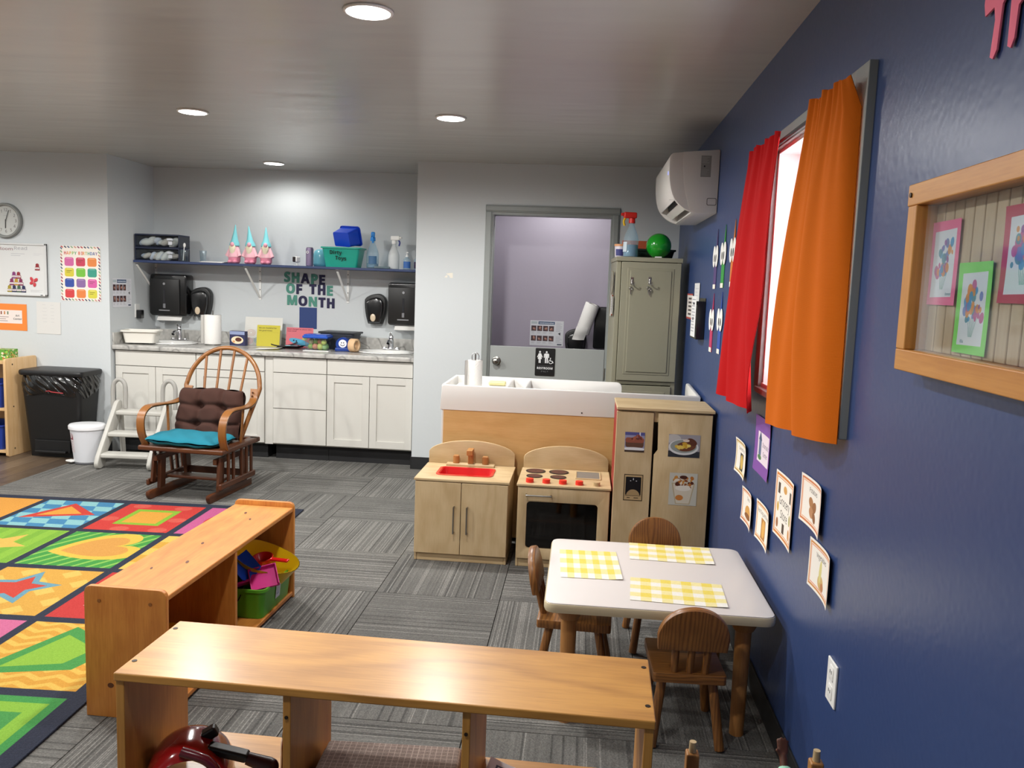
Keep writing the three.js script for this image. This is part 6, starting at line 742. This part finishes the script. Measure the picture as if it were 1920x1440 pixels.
// ---------------------------------------------------------------- window, rod, curtains
{ const t = thing('window_1', 'white framed window between red and orange curtains', 'window', [0, 0, 0]); t.userData.kind = 'structure'; const [a, b] = WZ, [c, d] = WY, wf = phys(0xe6e3e0, 0.4);
  mesh('jamb', [bb(XR - 0.005, XR + 0.16, c, d, a - 0.0, a + 0.015, 0.001), bb(XR - 0.005, XR + 0.16, c, d, b - 0.015, b, 0.001), bb(XR - 0.005, XR + 0.16, d - 0.015, d, a, b, 0.001), bb(XR - 0.01, XR + 0.16, c, c + 0.018, a, b, 0.002)], wf, t);
  mesh('casing', [bb(XR - 0.022, XR + 0.002, c - 0.02, d + 0.056, b - 0.002, b + 0.105, 0.003), bb(XR - 0.022, XR + 0.002, c - 0.02, d + 0.056, a - 0.075, a + 0.002, 0.003), bb(XR - 0.022, XR + 0.002, d - 0.002, d + 0.056, a, b, 0.003), bb(XR - 0.03, XR + 0.002, c - 0.02, c + 0.002, a - 0.02, b + 0.02, 0.003)], std(0x8b8f8d, 0.5), t);
  const m = (c + d) / 2; for (const [y0, y1, x] of [[c + 0.018, m + 0.02, XR + 0.085], [m - 0.02, d - 0.015, XR + 0.115]]) { const s = mesh('sash', [bb(x, x + 0.028, y0, y1, a + 0.015, a + 0.05, 0.002), bb(x, x + 0.028, y0, y1, b - 0.05, b - 0.015, 0.002), bb(x, x + 0.028, y0, y0 + 0.035, a + 0.05, b - 0.05, 0.002), bb(x, x + 0.028, y1 - 0.035, y1, a + 0.05, b - 0.05, 0.002)], wf, t); mesh('pane', bb(x + 0.011, x + 0.015, y0 + 0.03, y1 - 0.03, a + 0.045, b - 0.045, 0), M.clear, s); } }
const RX = 0.664, RY = 2.04;
{ const t = thing('curtain_rod', 'thin black curtain rod above the window', 'curtain rod'); mesh('rod', rod(V(RX, RY, -3.55), V(RX, RY, -2.29), 0.007), M.black, t); for (const z of [-3.54, -2.33]) mesh('rod_bracket', [rod(V(RX, RY, z), V(XR - 0.004, RY, z), 0.006), bx(0.005, 0.05, 0.02, XR - 0.0045, RY, z)], M.black, t); }
function curtain(name, label, mat, f) { const t = thing(name, label, 'curtain'); mesh('fabric', sheet(f, 90, 60, 0.003), mat, t); return t; }
const weave = dataTex(128, 128, (u, v) => { const q = 128 + 60 * Math.sin(u * 200) + 60 * Math.sin(v * 200); return [clamp(q), clamp(q), clamp(q)]; }, false, 1, 1); weave.repeat.set(10, 14);
const cloth = (c) => phys(c, 0.82, { bumpMap: weave, bumpScale: 0.0006, transmission: 0.015, thickness: 0, specularIntensity: 0.3 });
const fold = (u, v, n, ph) => { const f = n * (1 - 0.35 * v), w = Math.sin(u * f * Math.PI * 2 + ph + 0.7 * Math.sin(v * 2.6)) * 0.65 + 0.35 * Math.sin(u * f * 1.9 * Math.PI * 2 + ph * 2 + v * 2); return 0.5 + 0.5 * w; };
const drape = (u, v, n, ph, amp) => { const gather = 0.006 * (1 - v) ** 8 * Math.sin(u * 60 + 1), k = 0.45 + 0.55 * Math.min(1, v * 1.4); return RX - 0.012 - amp * k * fold(u, v, n, ph) - 0.012 * Math.sin(v * Math.PI) + gather; };
curtain('orange_curtain', 'orange fabric curtain on the near side of the window', cloth(0xc86206), (u, v) => { const z0 = -2.57 - 0.2 * v ** 1.1, z1 = -2.25 + 0.03 * v, e = u ** 10; return V(drape(u, v, 2.3, 0.4, 0.042) * (1 - e) + (RX - 0.012 + 0.0325 * Math.min(1, v * 12)) * e, RY + 0.028 + 0.006 * Math.sin(u * 19) * (1 - v) - v * (0.985 - 0.035 * u), z0 + (z1 - z0) * u); });
curtain('red_curtain', 'red fabric curtain on the far side of the window', cloth(0xb20409), (u, v) => { const z0 = -3.5 - 0.3 * v ** 1.2, z1 = -2.985 - 0.06 * v; return V(drape(u, v, 2.6, 2.2, 0.045), RY + 0.028 + 0.006 * Math.sin(u * 23) * (1 - v) - v * (1.015 - 0.02 * u), z0 + (z1 - z0) * u); });

// ---------------------------------------------------------------- display case with balloon paintings
const onRight = (name, label, cat, y, z, off = 0, group) => thing(name, label, cat, [XR - off, y, z], -Math.PI / 2, group);
{ const t = thing('display_case', 'wooden display case with beadboard back on the blue wall', 'display case', [XR, 0, 0]); const z0 = -1.8, z1 = -0.72, y0 = 1.358, y1 = 1.738, d = 0.052;
  mesh('top_rail', bb(-d, -0.001, y1 - 0.044, y1, z0 - 0.006, z1, 0.003), M.frame, t, 'z'); mesh('bottom_rail', bb(-d, -0.001, y0, y0 + 0.044, z0, z1, 0.003), M.frame, t, 'z');
  mesh('stile', bb(-d, -0.001, y0 + 0.044, y1 - 0.044, z0, z0 + 0.044, 0.003), M.frame, t, 'y'); mesh('stile', bb(-d, -0.001, y0 + 0.044, y1 - 0.044, z1 - 0.044, z1, 0.003), M.frame, t, 'y');
  mesh('screw', cyl(0.005, 0.005, 0.002).rotateZ(Math.PI / 2).translate(-d - 0.0008, y1 - 0.022, z0 + 0.012), M.screw, t);
  const bead = wood(0xc2a684, 0xa88a66, { seed: 19, cathedral: 0.2, streak: 0.4, lines: 6, n: 256 }, 0.6); for (let k = 0; z0 + 0.044 + k * 0.041 < z1 - 0.05; k++) mesh('bead_board', bb(-0.011, -0.004, y0 + 0.044, y1 - 0.044, z0 + 0.045 + k * 0.041, z0 + 0.045 + k * 0.041 + 0.038, 0.003), bead, t, 'y');
  mesh('back_panel', bb(-0.0045, -0.001, y0 + 0.04, y1 - 0.04, z0 + 0.04, z1 - 0.04, 0), std(0x8a6c4a, 0.7), t);
  mesh('cover_pane', bb(-d + 0.012, -d + 0.015, y0 + 0.04, y1 - 0.04, z0 + 0.04, z1 - 0.04, 0), M.clear, t); }
function balloonArt(seed, border, name, dark) { return cv(288, 384, (x, w, h) => { x.fillStyle = border; x.fillRect(0, 0, w, h); x.fillStyle = '#d9d9dc'; pg(x, [[38, 46], [252, 40], [246, 346], [34, 350]], '#d9d9dc'); const r = rng(seed), cs = ['#8a3f8f', '#2f86b8', '#d9822c', '#b8407c', '#5a6fb0', '#3f7f8c']; x.strokeStyle = '#4f8f7c'; x.lineWidth = 2.5; for (let k = 0; k < 6; k++) { x.beginPath(); x.moveTo(110 + k * 15, 230); x.lineTo(128 + k * 5, 312); x.stroke(); } for (let k = 0; k < 34; k++) { const a = 145 + (r() + r() - 1) * 92, b = 92 + r() * 150, q = 8 + r() * 15; x.globalAlpha = 0.85; el(x, a, b, q, q * 1.25, cs[Math.floor(r() * 6)], r() - 0.5); x.globalAlpha = 1; } txt(x, name, dark ? 76 : 215, 334, 17, '#1f5a6a'); }); }
[['Emmet', 0xf, '#e8658f', 1.577, -1.695, 0.13, 0.163, 'balloon painting on bright pink paper at the left of the case', 0], ['Ella', 0x1c, '#7fd45a', 1.492, -1.555, 0.13, 0.165, 'balloon painting on lime green paper, lowest in the case', 1], ['Evan', 0x2d, '#b8324c', 1.583, -1.395, 0.145, 0.16, 'balloon painting on dark red paper at the right edge', 0]].forEach(([n, s, c, y, z, w, h, l, dk]) => { const t = onRight('balloon_painting', l, 'painting', y, z, 0.0125, 'balloon paintings'); t.rotation.z = 0; mesh('paper', paperGeo(w, h, 0.003, s), paperMat(balloonArt(s, c, n, dk)), t); });
// pink paper letters above the case
{ const pk = std(0xfb7f9a, 0.75); const mk = (pts, label, z) => { const m = onRight('pink_letter', label, 'letter', 2.0, z, 0.0); mesh('cutout', ext(poly(pts), 0.004, 0.0006).translate(0, 0, 0.004), pk, m); };
  mk([[-0.012, -0.062], [0.0, -0.068], [0.012, -0.055], [0.018, 0.02], [0.035, 0.035], [0.05, 0.03], [0.055, 0.1], [-0.05, 0.1], [-0.052, 0.04], [-0.045, 0.018], [-0.012, 0.024], [-0.005, 0.0]], 'pink paper letter T at the top edge of the photo', -1.59);
  mk([[-0.012, -0.06], [0.0, -0.066], [0.01, -0.052], [0.014, 0.0], [0.03, 0.008], [0.05, 0.0], [0.055, -0.05], [0.068, -0.05], [0.07, 0.1], [-0.015, 0.1]], 'pink paper letter cut by the right edge of the photo', -1.528); }

// ---------------------------------------------------------------- cards on the blue wall
const card = (border, inner, title, pic, o = {}) => cv(256, o.h || 168, (x, w, h) => { x.fillStyle = '#ebe6de'; x.fillRect(0, 0, w, h); x.lineWidth = 7; x.strokeStyle = border; x.strokeRect(12, 12, w - 24, h - 24); x.lineWidth = 3; x.strokeStyle = inner; x.strokeRect(20, 20, w - 40, h - 40); title.forEach((s, k) => txt(x, s, w / 2, (o.ty || 42) + k * 34, o.ts || 24, '#2f2a28', { w: 'normal' })); pic(x, w, h); });
const CARDS = [
  ['pineapple', 0.806, -3.56, 0.235, 0.148, card('#b58a3c', '#d9c46a', ['Canned Fruit'], (x) => { x.fillStyle = '#3a3630'; x.fillRect(92, 62, 72, 84); el(x, 128, 104, 30, 36, '#cfae5a'); }), 'yellow edged Canned Fruit card, highest by the curtain hem'],
  ['taco', 0.638, -3.366, 0.213, 0.142, card('#c9703c', '#d99a6a', ['Tacos'], (x) => { el(x, 128, 108, 62, 34, '#cf9a52'); el(x, 128, 126, 66, 14, '#8a5a34'); }), 'orange edged Tacos card, lowest card on the left'],
  ['hotdog', 0.651, -3.08, 0.223, 0.15, card('#c9803c', '#d9a66a', ['Hot Dog and Bread'], (x) => { x.fillStyle = '#b07a3c'; x.fillRect(88, 62, 80, 86); el(x, 128, 104, 28, 38, '#dba85a', 0.3); }), 'orange edged Hot Dog and Bread card left of Grocery Store'],
  ['potato', 0.889, -2.474, 0.232, 0.148, card('#cf7a4a', '#e0a27a', ['Potatoes'], (x) => { el(x, 108, 84, 26, 18, '#a8764a', 0.3); el(x, 146, 92, 26, 18, '#94623a', -0.4); el(x, 116, 116, 26, 18, '#b5825a', 0.2); el(x, 150, 126, 22, 15, '#8a5a34', 0.6); }), 'orange edged Potatoes card right of Grocery Store'],
  ['vegetables', 0.727, -2.345, 0.213, 0.145, card('#cf8a4a', '#d97a5a', ['Vegetables'], (x) => { el(x, 130, 122, 32, 24, '#c9a86a'); el(x, 122, 88, 14, 40, '#d2c884', 0.15); el(x, 150, 132, 18, 14, '#b5784a'); }), 'orange edged Vegetables card nearest the viewer'],
];
CARDS.forEach(([n, y, z, w, h, tex, l], k) => { const t = onRight('word_card', l, 'card', y, z, 0, 'grocery word cards'); mesh('paper', paperGeo(w, h, 0.012, 40 + k), paperMat(tex, 0.6), t); });
{ const tex = cv(256, 240, (x, w, h) => { x.fillStyle = '#ebe6de'; x.fillRect(0, 0, w, h); x.lineWidth = 9; x.strokeStyle = '#cf7f3c'; x.strokeRect(12, 12, w - 24, h - 24); x.lineWidth = 3; x.strokeRect(22, 22, w - 44, h - 44); txt(x, 'Grocery', 130, 100, 42, '#1f1c1c', { w: 'normal' }); txt(x, 'Store', 130, 148, 42, '#1f1c1c', { w: 'normal' }); el(x, 128, 52, 24, 14, '#cf9a52'); x.fillStyle = '#4a3a30'; x.fillRect(36, 40, 26, 40); x.fillRect(194, 42, 26, 40); x.fillRect(112, 176, 30, 36); el(x, 44, 130, 12, 18, '#c9a24a'); el(x, 214, 140, 12, 20, '#a8a05a'); el(x, 46, 190, 14, 18, '#9a6a4a'); el(x, 212, 192, 13, 20, '#c98a4a'); });
  const t = onRight('grocery_sign', 'Grocery Store sign with orange border among the cards', 'sign', 0.787, -2.8); mesh('paper', paperGeo(0.25, 0.226, 0.014, 52), paperMat(tex, 0.6), t); }
{ const tex = cv(256, 224, (x, w, h) => { x.fillStyle = '#7a4a9c'; x.fillRect(0, 0, w, h); x.fillStyle = '#ddd0dc'; x.fillRect(50, 60, 190, 118); x.fillStyle = '#5a6a8a'; x.fillRect(70, 90, 40, 60); pg(x, [[64, 92], [90, 56], [116, 92]], '#3a4a6a'); el(x, 90, 160, 30, 10, '#4a7a4a'); txt(x, 'Dramatic', 180, 104, 26, '#3a2a44', { w: 'normal' }); txt(x, 'Center', 180, 138, 26, '#3a2a44', { w: 'normal' }); });
  const t = onRight('purple_sign', 'purple bordered Dramatic Center sign below the curtains', 'sign', 0.927, -3.19); mesh('paper', paperGeo(0.262, 0.22, 0.008, 53), paperMat(tex, 0.6), t); }
{ const t = onRight('wall_outlet', 'white electrical outlet low on the blue wall', 'outlet', 0.484, -2.167); mesh('plate', bx(0.076, 0.118, 0.006, 0, 0, 0.003, 0.0025), M.white, t); for (const y of [0.026, -0.026]) { const s = mesh('receptacle', ext(rrect(-0.017, 0.017, -0.02, 0.02, 0.008), 0.003, 0.001).translate(0, y, 0.005), M.white, t); for (const x of [-0.006, 0.006]) mesh('slot', bx(0.0025, 0.009, 0.001, x, y + 0.003, 0.0082, 0), M.black, s); } }
// monster cutouts
const monster = (y, z, c, d, label, dir = 0) => { const t = onRight('monster_cutout', label, 'cutout', y, z, 0, 'paper monsters with eyes'), m = std(c, 0.8); mesh('horn', ext(poly([[-0.012, 0.06], [0.04, 0.06], [0.03, 0.2]]), 0.003, 0).translate(0, -0.02, 0.002), m, t); mesh('body', ext(poly([[-0.045, -0.14], [0.045, -0.14], [0.045, 0.06], [-0.045, 0.06]]), 0.002, 0).translate(0, 0, 0.001), m, t); for (const s of [-1, 1]) { const e = mesh('eye', ext(new THREE.Shape().absellipse(s * 0.042, 0.035, 0.042, 0.058, 0, Math.PI * 2), 0.002, 0, 16).translate(0, 0, 0.0045), M.whiteMatte, t); mesh('pupil', ext(new THREE.Shape().absellipse(s * 0.026 + dir * 0.012, 0.025, 0.012, 0.02, 0, Math.PI * 2), 0.001, 0, 12).translate(0, 0, 0.0068), M.black, e); } mesh('name_strip', bx(0.075, 0.024, 0.002, 0, -0.128, 0.004, 0), M.tape, t); };
monster(1.67, -4.63, 0x4a3a6a, 0, 'dark purple paper monster nearest the air conditioner'); monster(1.675, -4.38, 0x2f8a3a, 0, 'green paper monster beside the purple one'); monster(1.68, -4.11, 0xc9702c, 0, 'orange paper monster mostly behind the red curtain'); monster(1.325, -4.63, 0xb0305a, 0, 'magenta paper monster below the purple one', 1); monster(1.335, -4.36, 0x2a4a9c, 0, 'blue paper monster below the green one', 1);
{ const t = onRight('red_edged_note', 'narrow red edged notice nearest the locker', 'notice', 1.415, -5.62); mesh('paper', paperGeo(0.3, 0.168, 0.004, 61), paperMat(cv(192, 112, (x) => { x.fillStyle = '#d9d2cc'; x.fillRect(0, 0, 192, 112); x.fillStyle = '#a84a44'; x.fillRect(0, 0, 192, 7); x.fillRect(0, 104, 192, 8); for (let k = 0; k < 5; k++) { x.fillStyle = '#4a4444'; x.fillRect(46, 18 + k * 17, 100, 8); } })), t); }
{ const t = onRight('white_notice', 'plain white sheet between the red edged notice and file holder', 'notice', 1.43, -5.3); mesh('paper', paperGeo(0.24, 0.272, 0.004, 62), paperMat(cv(128, 160, (x) => { x.fillStyle = '#d6d6d6'; x.fillRect(0, 0, 128, 160); scribble(x, 20, 20, 88, 10, 13, '#bdbdc2'); })), t); }
{ const t = onRight('wall_file_holder', 'black wall file holder with a form in front', 'file holder', 1.355, -5.02); mesh('holder', [bx(0.24, 0.24, 0.004, 0, 0, 0.003), bx(0.24, 0.2, 0.004, 0, -0.02, 0.048), bx(0.24, 0.006, 0.048, 0, -0.118, 0.025), bx(0.004, 0.22, 0.048, -0.118, -0.01, 0.025), bx(0.004, 0.22, 0.048, 0.118, -0.01, 0.025)], M.blackGloss, t); mesh('form', paperGeo(0.2, 0.24, 0.002, 63).translate(-0.01, 0.01, 0.05), paperMat(cv(160, 192, (x) => { x.fillStyle = '#d9d9d9'; x.fillRect(0, 0, 160, 192); scribble(x, 12, 16, 130, 11, 15, '#85858c'); x.fillStyle = '#2a2a30'; x.fillRect(50, 100, 30, 14); x.fillRect(40, 30, 60, 10); })), t); }

renderer.render(scene, camera);
